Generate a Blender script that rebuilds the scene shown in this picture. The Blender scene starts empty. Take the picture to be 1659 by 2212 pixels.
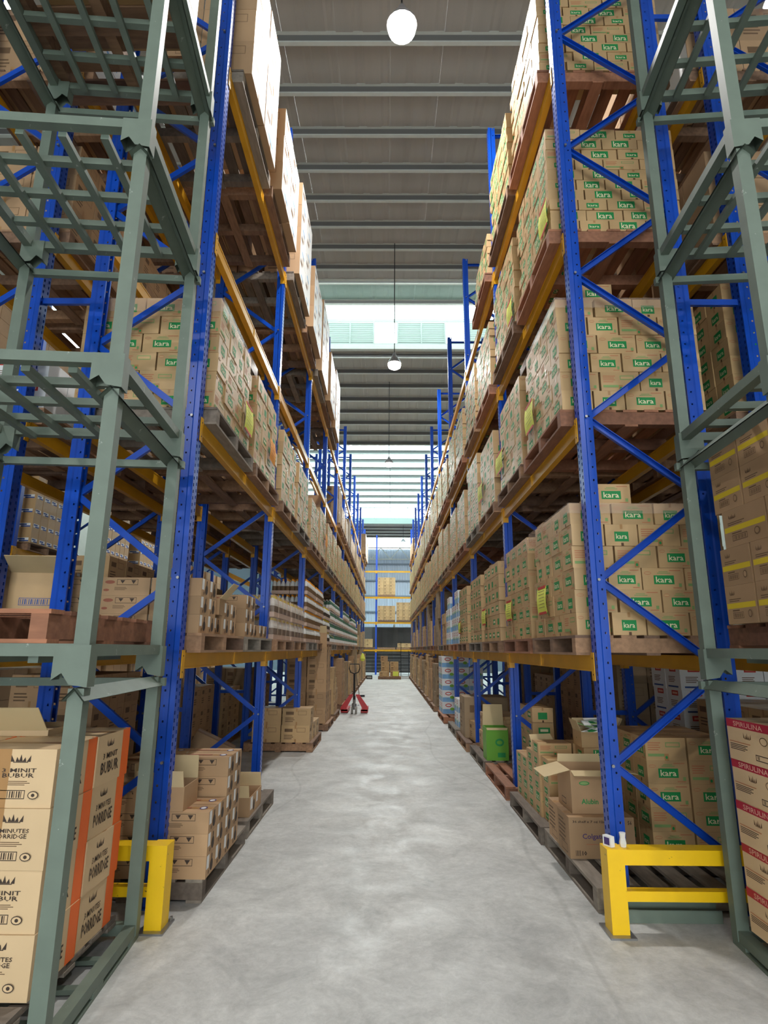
import bpy, math, random
import numpy as np
from mathutils import Matrix, Vector
random.seed(7)
SC = bpy.context.scene
COL = SC.collection
# ------------------------------------------------------------------ camera
CAMZ = 1.6
F = 1270.0
def _n(v): return v / np.linalg.norm(v)
_fw = _n(np.array([837 - 829.5, -(1402 - 1106.0), F]))
_up = np.array([863 - 829.5, 1106 + 4370.0, F]); _up = _n(_up); _up = _n(_up - _fw * (_up @ _fw))
_rt = np.cross(_up, _fw)
if _rt[0] < 0: _rt = -_rt
_R = np.stack([_rt, _fw, _up])            # rows: world X, Y, Z in camera (right, up, forward)
cam_d = bpy.data.cameras.new('camera'); cam = bpy.data.objects.new('camera', cam_d); COL.objects.link(cam)
cx_, cy_, cz_ = _R @ np.array([1, 0, 0]), _R @ np.array([0, 1, 0]), _R @ np.array([0, 0, -1])
cam.matrix_world = Matrix(((cx_[0], cy_[0], cz_[0], 0), (cx_[1], cy_[1], cz_[1], 0), (cx_[2], cy_[2], cz_[2], CAMZ), (0, 0, 0, 1)))
cam_d.sensor_fit = 'VERTICAL'; cam_d.sensor_height = 36; cam_d.lens = 36 * F / 2212
cam_d.clip_end = 300; cam_d.clip_start = 0.05
SC.camera = cam
# ------------------------------------------------------------------ world, exposure
SC.view_settings.view_transform = 'Standard'; SC.view_settings.look = 'None'
SC.view_settings.gamma = 1; SC.view_settings.use_curve_mapping = False
SC.view_settings.exposure = 0.0
W = bpy.data.worlds.new('sky'); SC.world = W; W.use_nodes = True
W.node_tree.nodes['Background'].inputs[0].default_value = (0.9, 0.985, 1.0, 1)
W.node_tree.nodes['Background'].inputs[1].default_value = 8.0
LAMPS = [(0.15, 6.0, 9.5), (0.16, 15.3, 9.5), (0.03, 24.5, 9.5), (0.1, 33.8, 9.5), (1.07, 40.6, 8.9), (0.15, -3.3, 9.5),
         (-5.1, 6.0, 9.9), (-5.1, 15.3, 9.9), (5.1, 6.0, 9.9), (5.1, 15.3, 9.9), (-4.4, -7.6, 8.6), (4.4, -7.6, 8.6), (-5.1, 24.5, 9.9), (5.1, 24.5, 9.9)]
LAMP_POWER = 265
for (x, y, z) in LAMPS:
    ld = bpy.data.lights.new('lamp_light', 'AREA'); ld.shape = 'DISK'; ld.size = 0.34; ld.energy = LAMP_POWER * ((0.32 if abs(x) < 1 else 1.9) if y < 0 else (0.22 if abs(x) > 3 else 1.15)); ld.color = (1, 0.975, 0.945)
    lo = bpy.data.objects.new('lamp_light', ld); COL.objects.link(lo); lo.location = (x, y, z - 0.17)
# ------------------------------------------------------------------ materials
def lin(c): return tuple(((v / 255) / 12.92 if v / 255 <= 0.04045 else ((v / 255 + 0.055) / 1.055) ** 2.4) for v in c)
MATS = {}
def mat(name, rgb, rough=0.6, metal=0.0, var=0.0, noise=0.0, nscale=6.0, stretch=(1, 1, 1), dark=None, bump=0.0, emit=0, trans=None, chips=None):
    m = bpy.data.materials.new(name); m.use_nodes = True; nt = m.node_tree; b = nt.nodes['Principled BSDF']
    c = lin(rgb); b.inputs['Base Color'].default_value = (*c, 1); b.inputs['Roughness'].default_value = rough; b.inputs['Metallic'].default_value = metal
    N = lambda t: nt.nodes.new(t)
    src = None
    if noise or var or chips or bump:
        tc = N('ShaderNodeTexCoord'); mp = N('ShaderNodeMapping'); mp.inputs['Scale'].default_value = stretch
        nt.links.new(tc.outputs['Object'], mp.inputs[0])
        nz = N('ShaderNodeTexNoise'); nz.inputs['Scale'].default_value = nscale; nz.inputs['Detail'].default_value = 5; nz.noise_dimensions = '4D'
        oi = N('ShaderNodeObjectInfo'); mw = N('ShaderNodeMath'); mw.operation = 'MULTIPLY'; mw.inputs[1].default_value = 37
        nt.links.new(oi.outputs['Random'], mw.inputs[0]); nt.links.new(mw.outputs[0], nz.inputs['W'])
        nt.links.new(mp.outputs[0], nz.inputs['Vector'])
        ge = N('ShaderNodeNewGeometry')
        # value = 1 + var*(random-0.5)*2 + noise*(n-0.5)*2
        ad = N('ShaderNodeMath'); ad.operation = 'ADD'; nt.links.new(oi.outputs['Random'], ad.inputs[0]); nt.links.new(ge.outputs['Random Per Island'], ad.inputs[1])
        fr = N('ShaderNodeMath'); fr.operation = 'FRACT'; nt.links.new(ad.outputs[0], fr.inputs[0])
        a = N('ShaderNodeMapRange'); a.inputs['To Min'].default_value = 1 - var; a.inputs['To Max'].default_value = 1 + var; nt.links.new(fr.outputs[0], a.inputs[0])
        d = N('ShaderNodeMapRange'); d.inputs['From Min'].default_value = 0.25; d.inputs['From Max'].default_value = 0.75
        d.inputs['To Min'].default_value = 1 - noise; d.inputs['To Max'].default_value = 1 + noise; nt.links.new(nz.outputs['Fac'], d.inputs[0])
        mu = N('ShaderNodeMath'); mu.operation = 'MULTIPLY'; nt.links.new(a.outputs[0], mu.inputs[0]); nt.links.new(d.outputs[0], mu.inputs[1])
        vm = N('ShaderNodeVectorMath'); vm.operation = 'SCALE'; nt.links.new(mu.outputs[0], vm.inputs['Scale'])
        if dark is not None:
            mx = N('ShaderNodeMix'); mx.data_type = 'RGBA'; mx.inputs[6].default_value = (*c, 1); mx.inputs[7].default_value = (*lin(dark), 1)
            nt.links.new(fr.outputs[0], mx.inputs[0]); nt.links.new(mx.outputs[2], vm.inputs[0])
        else: vm.inputs[0].default_value = c
        src = vm.outputs[0]
        if chips is not None:
            n2 = N('ShaderNodeTexNoise'); n2.inputs['Scale'].default_value = 14; n2.inputs['Detail'].default_value = 6; n2.inputs['Roughness'].default_value = 0.7
            nt.links.new(tc.outputs['Object'], n2.inputs['Vector'])
            r2 = N('ShaderNodeMapRange'); r2.inputs['From Min'].default_value = chips[1]; r2.inputs['From Max'].default_value = chips[1] + 0.02
            nt.links.new(n2.outputs['Fac'], r2.inputs[0])
            m2 = N('ShaderNodeMix'); m2.data_type = 'RGBA'; nt.links.new(r2.outputs[0], m2.inputs[0]); nt.links.new(src, m2.inputs[6]); m2.inputs[7].default_value = (*lin(chips[0]), 1)
            src = m2.outputs[2]
        nt.links.new(src, b.inputs['Base Color'])
        if bump:
            bp = N('ShaderNodeBump'); bp.inputs['Strength'].default_value = bump; bp.inputs['Distance'].default_value = 0.01
            nt.links.new(nz.outputs['Fac'], bp.inputs['Height']); nt.links.new(bp.outputs[0], b.inputs['Normal'])
    if emit:
        b.inputs['Emission Color'].default_value = (*c, 1); b.inputs['Emission Strength'].default_value = emit
    if trans is not None:
        out = nt.nodes['Material Output']; t = N('ShaderNodeBsdfTranslucent' if trans[0] == 'tl' else 'ShaderNodeBsdfTransparent')
        t.inputs[0].default_value = (*c, 1) if trans[0] == 'tl' else (1, 1, 1, 1)
        ms = N('ShaderNodeMixShader'); ms.inputs[0].default_value = trans[1]
        nt.links.new(b.outputs[0], ms.inputs[1]); nt.links.new(t.outputs[0], ms.inputs[2]); nt.links.new(ms.outputs[0], out.inputs[0])
    MATS[name] = m
    return m
mat('cardboard', (190, 156, 110), 0.5, var=0.09, noise=0.05, nscale=9)
mat('cardboard_pale', (214, 184, 143), 0.7, var=0.05, noise=0.04)
mat('cardboard_brown', (176, 142, 106), 0.75, var=0.14, noise=0.07)
mat('cardboard_grey', (150, 128, 100), 0.8, var=0.14, noise=0.07)
mat('cardboard_inside', (205, 182, 140), 0.8, noise=0.05)
mat('carton_white', (226, 228, 228), 0.45, var=0.05)
mat('seam', (92, 66, 44), 0.8)
mat('tape', (170, 128, 80), 0.35, var=0.05)
mat('print_green', (18, 134, 66), 0.6, noise=0.1, nscale=20)
mat('print_green_faint', (128, 158, 96), 0.7)
mat('print_lime', (120, 175, 50), 0.6)
mat('print_cream', (226, 216, 178), 0.6)
mat('print_red_faint', (186, 120, 84), 0.7)
mat('print_black', (62, 48, 38), 0.7)
mat('print_dark', (112, 86, 60), 0.7)
mat('print_orange', (250, 114, 44), 0.55, noise=0.05)
mat('print_orange_dark', (176, 66, 24), 0.6)
mat('print_crimson', (176, 28, 50), 0.5)
mat('print_pinkish', (224, 170, 150), 0.5)
mat('print_stain', (150, 88, 66), 0.7)
mat('print_blue', (48, 84, 150), 0.6)
mat('print_sky', (120, 170, 214), 0.5, noise=0.15, nscale=12)
mat('print_red', (190, 50, 40), 0.6)
mat('print_yellow', (226, 196, 44), 0.6)
mat('label_and_glare_white', (232, 232, 230), 0.5)
mat('print_violet', (70, 54, 112), 0.6)
mat('paper_yellow', (226, 232, 96), 0.7, noise=0.04)
mat('paper_orange', (244, 158, 36), 0.7, noise=0.06)
mat('blue_paint', (8, 70, 176), 0.3, noise=0.13, nscale=5, var=0.08)
mat('beam_paint', (208, 152, 24), 0.38, noise=0.12, nscale=5, var=0.05)
mat('guard_paint', (244, 196, 8), 0.42, noise=0.05, chips=((70, 60, 45), 0.665))
mat('green_steel', (104, 117, 105), 0.55, noise=0.12, nscale=9, chips=((156, 162, 152), 0.67))
mat('steel', (150, 150, 150), 0.35, 0.8)
mat('dark_steel', (40, 42, 46), 0.5, 0.4)
mat('wood', (158, 122, 92), 0.8, noise=0.3, nscale=3, stretch=(10, 2, 10), dark=(108, 84, 70), bump=0.25)
mat('wood_old', (142, 132, 120), 0.85, noise=0.3, nscale=3, stretch=(10, 2, 10), dark=(104, 92, 82), bump=0.25)
mat('wood_red', (166, 112, 82), 0.75, noise=0.28, nscale=3, stretch=(10, 2, 10), dark=(124, 84, 64), bump=0.2)
mat('wood_pale', (218, 176, 138), 0.75, noise=0.15, nscale=6, dark=(180, 136, 104))
mat('roof_steel', (178, 176, 170), 0.6, noise=0.07, nscale=1.2, stretch=(3, 0.3, 1), var=0.04)
mat('purlin_steel', (208, 214, 208), 0.5, noise=0.05)  # brightened to paint daylight on purlin flanges; trims and truss share it
mat('skylight_sheet', (215, 240, 238), 0.5, trans=('tl', 0.8))
mat('monitor_light', (222, 242, 238), 0.5, trans=('tl', 0.45))
mat('wall_steel', (178, 194, 210), 0.5, noise=0.06, nscale=0.8, var=0.04)
mat('wall_paint', (120, 114, 106), 0.7, noise=0.05)
mat('purlin_web_shaded', (112, 112, 110), 0.6)
mat('monitor_sheet', (150, 176, 168), 0.5, noise=0.05)
mat('girt_steel', (110, 126, 140), 0.5)
mat('louver_paint', (176, 192, 186), 0.5)
mat('tarp', (84, 84, 84), 0.7, noise=0.2, nscale=0.9, bump=0.5)
mat('glow', (255, 250, 240), 0.5, emit=14)
mat('lamp_shell', (190, 190, 195), 0.3, 0.7)
mat('plastic_white', (222, 222, 218), 0.3, var=0.06)
mat('plastic_green', (70, 110, 92), 0.3, var=0.1)
mat('tray', (196, 168, 150), 0.5, var=0.06)
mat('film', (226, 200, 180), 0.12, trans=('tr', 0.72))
mat('jack_red', (196, 26, 34), 0.35, noise=0.1)
mat('rubber', (150, 148, 142), 0.7)
mat('box_green', (96, 158, 40), 0.5, noise=0.05)
# concrete floor
fm = mat('concrete', (186, 186, 182), 0.55); nt = fm.node_tree; b = nt.nodes['Principled BSDF']
tc = nt.nodes.new('ShaderNodeTexCoord')
def nz(scale, det, rough, lo, hi, a, c):
    n = nt.nodes.new('ShaderNodeTexNoise'); n.inputs['Scale'].default_value = scale; n.inputs['Detail'].default_value = det; n.inputs['Roughness'].default_value = rough
    n.inputs['Distortion'].default_value = 0.6
    nt.links.new(tc.outputs['Object'], n.inputs['Vector']); r = nt.nodes.new('ShaderNodeMapRange')
    r.inputs['From Min'].default_value = lo; r.inputs['From Max'].default_value = hi; r.inputs['To Min'].default_value = a; r.inputs['To Max'].default_value = c
    nt.links.new(n.outputs['Fac'], r.inputs[0]); return r.outputs[0]
def mul(a, c):
    k = nt.nodes.new('ShaderNodeMath'); k.operation = 'MULTIPLY'; nt.links.new(a, k.inputs[0]); nt.links.new(c, k.inputs[1]); return k.outputs[0]
v = mul(mul(nz(2.0, 10, 0.74, 0.36, 0.64, 0.76, 1.14), nz(0.5, 4, 0.5, 0.3, 0.7, 0.88, 1.08)), nz(18, 8, 0.8, 0.34, 0.66, 0.86, 1.12))
wv = nt.nodes.new('ShaderNodeTexWave'); wv.inputs['Scale'].default_value = 0.11; wv.inputs['Distortion'].default_value = 18; wv.inputs['Detail'].default_value = 4; wv.inputs['Detail Scale'].default_value = 0.35
nt.links.new(tc.outputs['Object'], wv.inputs['Vector'])
rr = nt.nodes.new('ShaderNodeMapRange'); rr.inputs['From Min'].default_value = 0.0; rr.inputs['From Max'].default_value = 0.0007; rr.inputs['To Min'].default_value = 0.86; rr.inputs['To Max'].default_value = 1.0
nt.links.new(wv.outputs['Fac'], rr.inputs[0]); v = mul(v, rr.outputs[0])
vm = nt.nodes.new('ShaderNodeVectorMath'); vm.operation = 'SCALE'; vm.inputs[0].default_value = lin((190, 190, 187)); nt.links.new(v, vm.inputs['Scale'])
nt.links.new(vm.outputs[0], b.inputs['Base Color']); nt.links.new(nz(2.2, 5, 0.6, 0.3, 0.7, 0.38, 0.72), b.inputs['Roughness'])

# ------------------------------------------------------------------ mesh collector
BOXF = [(0, 3, 2, 1), (4, 5, 6, 7), (0, 1, 5, 4), (1, 2, 6, 5), (2, 3, 7, 6), (3, 0, 4, 7)]
class M:
    def __init__(s): s.v = []; s.f = []; s.m = []
    def box(s, x0, x1, y0, y1, z0, z1, m, xf=None):
        P = [(x0, y0, z0), (x1, y0, z0), (x1, y1, z0), (x0, y1, z0), (x0, y0, z1), (x1, y0, z1), (x1, y1, z1), (x0, y1, z1)]
        if xf is not None: P = [tuple(xf @ Vector(p)) for p in P]
        o = len(s.v); s.v += P; s.f += [tuple(o + i for i in q) for q in BOXF]; s.m += [m] * 6; return s
    def poly(s, pts, m): o = len(s.v); s.v += [tuple(p) for p in pts]; s.f.append(tuple(range(o, o + len(pts)))); s.m.append(m); return s
    def bar(s, p0, p1, w, h, m):
        p0 = Vector(p0); p1 = Vector(p1); d = (p1 - p0); L = d.length; d.normalize()
        u = d.cross(Vector((0, 0, 1)))
        if u.length < 1e-4: u = Vector((1, 0, 0))
        u.normalize(); n = u.cross(d)
        xf = Matrix.Translation(p0) @ Matrix((u, d, n)).transposed().to_4x4()
        return s.box(-w / 2, w / 2, 0, L, -h / 2, h / 2, m, xf)
    def lathe(s, prof, m, n=12, c=(0, 0, 0), axis='z', caps=True):
        o = len(s.v)
        for r, z in prof:
            for i in range(n):
                a = 2 * math.pi * i / n; p = (r * math.cos(a), r * math.sin(a), z)
                if axis == 'x': p = (p[2], p[0], p[1])
                if axis == 'y': p = (p[1], p[2], p[0])
                s.v.append((p[0] + c[0], p[1] + c[1], p[2] + c[2]))
        for j in range(len(prof) - 1):
            for i in range(n):
                a = o + j * n + i; b2 = o + j * n + (i + 1) % n
                s.f.append((a, b2, b2 + n, a + n)); s.m.append(m)
        if caps:
            s.f.append(tuple(o + i for i in range(n))[::-1]); s.m.append(m)
            s.f.append(tuple(o + (len(prof) - 1) * n + i for i in range(n))); s.m.append(m)
        return s
    def tube(s, pts, r, m, n=6):
        pts = [Vector(p) for p in pts]; o = len(s.v)
        for k, p in enumerate(pts):
            d = (pts[min(k + 1, len(pts) - 1)] - pts[max(k - 1, 0)]).normalized()
            u = d.cross(Vector((0.01, 0, 1))); u = u.normalized() if u.length > 1e-3 else Vector((1, 0, 0)); w = u.cross(d)
            for i in range(n):
                a = 2 * math.pi * i / n; s.v.append(tuple(p + r * (math.cos(a) * u + math.sin(a) * w)))
        for k in range(len(pts) - 1):
            for i in range(n):
                a = o + k * n + i; b2 = o + k * n + (i + 1) % n; s.f.append((a, b2, b2 + n, a + n)); s.m.append(m)
        s.f.append(tuple(o + i for i in range(n))); s.m.append(m); s.f.append(tuple(o + (len(pts) - 1) * n + i for i in range(n))[::-1]); s.m.append(m)
        return s
    def add(s, q, x=0, y=0, z=0, rot=0, flip=False):
        c, sn = math.cos(rot), math.sin(rot); o = len(s.v)
        s.v += [(x + c * p[0] - sn * p[1], y + sn * p[0] + c * p[1], z + p[2]) for p in q.v]
        s.f += [tuple(o + i for i in f) for f in q.f]; s.m += q.m; return s
    def mesh(s, name):
        me = bpy.data.meshes.new(name); me.from_pydata(s.v, [], s.f)
        names = []
        for k in s.m:
            if k not in names: names.append(k)
        for k in names: me.materials.append(MATS[k])
        if len(names) > 1:
            ix = {k: i for i, k in enumerate(names)}
            me.polygons.foreach_set('material_index', np.array([ix[k] for k in s.m], dtype=np.int32))
        me.update(); return me
def ob(name, me, parent=None, loc=(0, 0, 0), rot=0, label=None, cat=None, group=None, kind=None):
    if isinstance(me, M): me = me.mesh(name)
    o = bpy.data.objects.new(name, me); COL.objects.link(o); o.location = loc
    if rot: o.rotation_euler = (0, 0, rot)
    if parent is not None: o.parent = parent
    if label: o['label'] = label
    if cat: o['category'] = cat
    if group: o['group'] = group
    if kind: o['kind'] = kind
    return o
ORD = ['first', 'second', 'third', 'fourth', 'fifth', 'sixth', 'seventh', 'eighth', 'ninth', 'tenth', 'eleventh', 'twelfth', 'thirteenth', 'fourteenth', 'fifteenth',
       'sixteenth', 'seventeenth', 'eighteenth', 'nineteenth', 'twentieth', 'twenty-first', 'twenty-second', 'twenty-third', 'twenty-fourth', 'twenty-fifth', 'twenty-sixth']
# ------------------------------------------------------------------ text as flat print
_tc = {}
def text2d(s, bold=0.02, res=1):
    k = (s, bold, res)
    if k in _tc: return _tc[k]
    cu = bpy.data.curves.new('t', 'FONT'); cu.body = s; cu.resolution_u = res; cu.offset = bold; cu.fill_mode = 'FRONT'
    o = bpy.data.objects.new('t', cu); COL.objects.link(o)
    dg = bpy.context.evaluated_depsgraph_get(); me = bpy.data.meshes.new_from_object(o.evaluated_get(dg))
    V = [(v.co.x, v.co.y) for v in me.vertices]; Fc = [tuple(p.vertices) for p in me.polygons]
    bpy.data.objects.remove(o); bpy.data.curves.remove(cu); bpy.data.meshes.remove(me)
    xs = [p[0] for p in V]; ys = [p[1] for p in V]; w = max(xs) - min(xs); h = max(ys) - min(ys)
    V = [((p[0] - min(xs)) / w, (p[1] - min(ys)) / h) for p in V]
    _tc[k] = (V, Fc); return _tc[k]
class Face:
    """a rectangle on a carton: u to the right and v up as seen from outside, in metres"""
    def __init__(s, m, side, w, d, h, z0=0):
        s.m = m; s.k = 0
        if side == '-y': s.o = (-w / 2, -d / 2, z0); s.u = (1, 0, 0); s.n = (0, -1, 0); s.L = w
        if side == '+y': s.o = (w / 2, d / 2, z0); s.u = (-1, 0, 0); s.n = (0, 1, 0); s.L = w
        if side == '+x': s.o = (w / 2, -d / 2, z0); s.u = (0, 1, 0); s.n = (1, 0, 0); s.L = d
        if side == '-x': s.o = (-w / 2, d / 2, z0); s.u = (0, -1, 0); s.n = (-1, 0, 0); s.L = d
        s.t = (0, 0, 1); s.H = h
        if side == 'top': s.o = (-w / 2, -d / 2, z0 + h); s.u = (1, 0, 0); s.n = (0, 0, 1); s.t = (0, 1, 0); s.L = w; s.H = d
    def p(s, u, v, e): return tuple(s.o[i] + s.u[i] * u + s.t[i] * v + s.n[i] * e for i in range(3))
    def rect(s, u0, v0, u1, v1, m, e=None):       # fractions of the face
        s.k += 1; e = e if e is not None else 0.0006 + 0.0002 * s.k
        u0 *= s.L; u1 *= s.L; v0 *= s.H; v1 *= s.H
        s.m.poly([s.p(u0, v0, e), s.p(u1, v0, e), s.p(u1, v1, e), s.p(u0, v1, e)], m); return s
    def frame(s, u0, v0, u1, v1, m, t=0.012):
        tv = t * s.L / s.H
        s.rect(u0, v0, u1, v0 + tv, m, 0.0008); s.rect(u0, v1 - tv, u1, v1, m, 0.0008); s.rect(u0, v0 + tv, u0 + t, v1 - tv, m, 0.0008); s.rect(u1 - t, v0 + tv, u1, v1 - tv, m, 0.0008); return s
    def text(s, txt, u0, v0, u1, v1, m, bold=0.02, res=1):
        V, Fc = text2d(txt, bold, res); s.k += 1; e = 0.0008 + 0.0002 * s.k; o = len(s.m.v)
        s.m.v += [s.p((u0 + (u1 - u0) * a) * s.L, (v0 + (v1 - v0) * b2) * s.H, e) for a, b2 in V]
        s.m.f += [tuple(o + i for i in f) for f in Fc]; s.m.m += [m] * len(Fc); return s
    def oval(s, u, v, ru, rv, m, n=12):
        s.k += 1; e = 0.0006 + 0.0002 * s.k
        s.m.poly([s.p((u + ru * math.cos(2 * math.pi * i / n)) * s.L, (v + rv * math.sin(2 * math.pi * i / n)) * s.H, e) for i in range(n)], m); return s
    def lines(s, u0, v0, u1, v1, n, m, rnd=None):
        rnd = rnd or random.Random(3); st = (v1 - v0) / n
        for i in range(n): s.rect(u0, v0 + i * st, u0 + (u1 - u0) * (0.6 + 0.4 * rnd.random()), v0 + i * st + st * 0.45, m, 0.0007)
        return s
    def bars(s, u0, v0, u1, v1, m, n=10):
        st = (u1 - u0) / n
        for i in range(n): s.rect(u0 + i * st, v0, u0 + i * st + st * (0.3 + 0.35 * ((i * 7) % 3) / 2), v1, m, 0.0007)
        return s
    def emblem(s, u, v, w, h, m):
        for a, b2 in ((0.0, 0.9), (0.3, 0.65), (0.5, 1.0), (0.72, 0.62), (1.0, 0.88)):
            s.k += 1
            s.m.poly([s.p((u + w * (0.1 + a * 0.8 - 0.1)) * s.L, v * s.H, 0.0009), s.p((u + w * (0.1 + a * 0.8 + 0.1)) * s.L, v * s.H, 0.0009),
                      s.p((u + w * a) * s.L, (v + h * b2) * s.H, 0.0009)], m)
        s.rect(u + 0.12 * w, v - h * 0.12, u + 0.88 * w, v - h * 0.02, m, 0.0009); return s
def body(w, d, h, m, g=0.003):
    q = M(); q.box(-w / 2 + g, w / 2 - g, -d / 2 + g, d / 2 - g, 0, h - 0.003, m)
    # top flaps: two leaves meeting over a seam, with a strip of tape
    q.box(-w / 2 + g, w / 2 - g, -d / 2 + g, -0.002, h - 0.003, h - 0.001, m); q.box(-w / 2 + g, w / 2 - g, 0.002, d / 2 - g, h - 0.003, h - 0.001, m)
    q.poly([(-w / 2 + g, -0.025, h - 0.0006), (w / 2 - g, -0.025, h - 0.0006), (w / 2 - g, 0.025, h - 0.0006), (-w / 2 + g, 0.025, h - 0.0006)], 'tape')
    return q
def kara(w, d, h, style, lod=0):
    g = 0.003; q = M()
    if lod: q.box(-w / 2 + g, w / 2 - g, -d / 2 + g, d / 2 - g, 0, h - 0.004, 'cardboard')
    else: q = body(w, d, h, 'cardboard')
    for sd in ('-y', '+y', '+x', '-x'):
        f = Face(q, sd, w - 2 * g, d - 2 * g, h)
        lng = sd in ('-y', '+y')
        tape_col = 'tape'
        if lng and style == 0 or (not lng and style == 1):
            g0, g1 = (0.26, 0.66) if h > 0.13 else (0.16, 0.84)
            f.rect(0.27, g0, 0.76 if lng else 0.82, g1, 'print_green')
            if lod == 0: f.text('kara', 0.32, g0 + 0.07, 0.71 if lng else 0.77, g1 - 0.06, 'print_cream', 0.012, 1)
            elif lod == 1: f.rect(0.36, 0.38, 0.73, 0.55, 'print_cream')
            if lod == 0 and h > 0.13:
                f.rect(0.36, 0.74, 0.68, 0.775, 'print_green_faint'); f.rect(0.4, 0.81, 0.62, 0.84, 'print_green_faint')
                f.rect(0.66, 0.86, 0.93, 0.9, 'print_red_faint'); f.rect(0.72, 0.08, 0.92, 0.12, 'print_red_faint')
                f.oval(0.13, 0.76, 0.09, 0.07, 'print_red_faint'); f.oval(0.13, 0.76, 0.08, 0.045, 'cardboard'); f.rect(0.86, 0.14, 0.93, 0.3, 'print_green_faint')
        elif lng:
            f.rect(0.5, 0.58, 0.86, 0.8, 'print_green_faint'); f.rect(0.52, 0.62, 0.84, 0.76, 'cardboard')
            if lod == 0: f.bars(0.55, 0.65, 0.8, 0.73, 'print_green', 5)
            f.rect(0.05, 0.18, 0.5, 0.3, 'print_green_faint')
            if lod == 0: f.lines(0.06, 0.45, 0.44, 0.85, 4, 'print_red_faint')
            f.rect(0.45, 0.0, 0.56, 0.3, tape_col); f.oval(0.505, 0.14, 0.03, 0.07, 'print_green')
        else:
            f.rect(0.28, 0.2, 0.72, 0.66, 'print_green')
            if lod == 0: f.text('kara', 0.33, 0.32, 0.67, 0.56, 'print_cream', 0.01, 1)
            f.rect(0.47, 0.78, 0.55, 1.0, tape_col); f.rect(0.47, 0.0, 0.55, 0.14, 'seam')
    return q
def noodle(w, d, h):
    q = body(w, d, h, 'cardboard_brown')
    for sd in ('+x', '-x'):
        f = Face(q, sd, w - 0.006, d - 0.006, h); f.rect(0.06, 0.38, 0.34, 0.98, 'label_and_glare_white'); f.lines(0.09, 0.45, 0.31, 0.92, 7, 'print_dark')
        f.oval(0.62, 0.40, 0.17, 0.27, 'print_black'); f.rect(0.57, 0.66, 0.67, 0.9, 'print_black'); f.lines(0.5, 0.28, 0.74, 0.55, 4, 'cardboard_brown'); f.oval(0.3, 0.2, 0.07, 0.1, 'print_dark')
    for sd in ('+y', '-y'):
        f = Face(q, sd, w - 0.006, d - 0.006, h); f.frame(0.34, 0.58, 0.76, 0.9, 'print_black', 0.008)
        f.m.poly([f.p(0.40 * f.L, 0.85 * f.H, 0.001), f.p(0.5 * f.L, 0.85 * f.H, 0.001), f.p(0.45 * f.L, 0.66 * f.H, 0.001)][::-1], 'print_black')
        f.m.poly([f.p(0.62 * f.L, 0.85 * f.H, 0.001), f.p(0.72 * f.L, 0.85 * f.H, 0.001), f.p(0.67 * f.L, 0.64 * f.H, 0.001)][::-1], 'print_black')
        f.oval(0.2, 0.74, 0.1, 0.1, 'print_stain'); f.oval(0.14, 0.3, 0.06, 0.07, 'print_stain'); f.lines(0.3, 0.3, 0.6, 0.5, 3, 'print_dark')
    f = Face(q, 'top', w - 0.006, d - 0.006, h); f.oval(0.82, 0.5, 0.07, 0.2, 'print_violet'); f.oval(0.82, 0.5, 0.05, 0.12, 'label_and_glare_white'); f.rect(0.1, 0.42, 0.6, 0.58, 'print_stain', 0.0012)
    return q
def porridge(w, d, h, words):
    q = body(w, d, h, 'cardboard_pale')
    for sd in ('+x', '-x'):
        f = Face(q, sd, w - 0.006, d - 0.006, h); f.rect(0.77, 0, 1, 1, 'print_orange')
        f.lines(0.81, 0.2, 0.95, 0.85, 8, 'print_orange_dark')
        f.text(words[0], 0.18, 0.5, 0.62, 0.62, 'print_black', 0.014); f.text(words[1], 0.14, 0.2, 0.68, 0.44, 'print_black', 0.018)
        f.emblem(0.28, 0.76, 0.2, 0.14, 'print_black')
    for sd in ('-y', '+y'):
        f = Face(q, sd, w - 0.006, d - 0.006, h); f.rect(0.36, 0.0, 0.5, 1, 'tape')
        f.emblem(0.5, 0.78, 0.22, 0.13, 'print_black')
        f.text(words[0], 0.42, 0.6, 0.8, 0.67, 'print_black', 0.012); f.text(words[1], 0.43, 0.51, 0.78, 0.585, 'print_black', 0.012)
        f.lines(0.38, 0.38, 0.82, 0.47, 3, 'print_dark'); f.frame(0.26, 0.15, 0.7, 0.3, 'print_black', 0.008); f.bars(0.28, 0.17, 0.68, 0.28, 'print_black', 16)
        f.oval(0.8, 0.22, 0.06, 0.07, 'print_black'); f.oval(0.8, 0.22, 0.05, 0.055, 'cardboard_pale'); f.oval(0.8, 0.22, 0.02, 0.03, 'print_black')
        f.rect(0.0, 0.0, 0.07, 1, 'print_orange')
    return q
def spirulina(w, d, h):
    q = body(w, d, h, 'cardboard_pale')
    for sd in ('-x', '+x', '-y'):
        f = Face(q, sd, w - 0.006, d - 0.006, h); f.rect(0, 0.8, 1, 1, 'print_crimson'); f.text('SPIRULINA', 0.16, 0.835, 0.78, 0.955, 'print_pinkish', 0.01, 2)
        f.emblem(0.36, 0.58, 0.16, 0.14, 'print_dark'); f.oval(0.78, 0.6, 0.08, 0.1, 'print_dark'); f.oval(0.78, 0.6, 0.065, 0.08, 'cardboard_pale')
        f.rect(0.04, 0.44, 0.5, 0.46, 'print_red_faint'); f.lines(0.04, 0.26, 0.5, 0.42, 4, 'print_black'); f.frame(0.58, 0.12, 0.92, 0.26, 'print_black', 0.01); f.bars(0.61, 0.15, 0.66, 0.23, 'print_black', 3)
    return q
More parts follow.
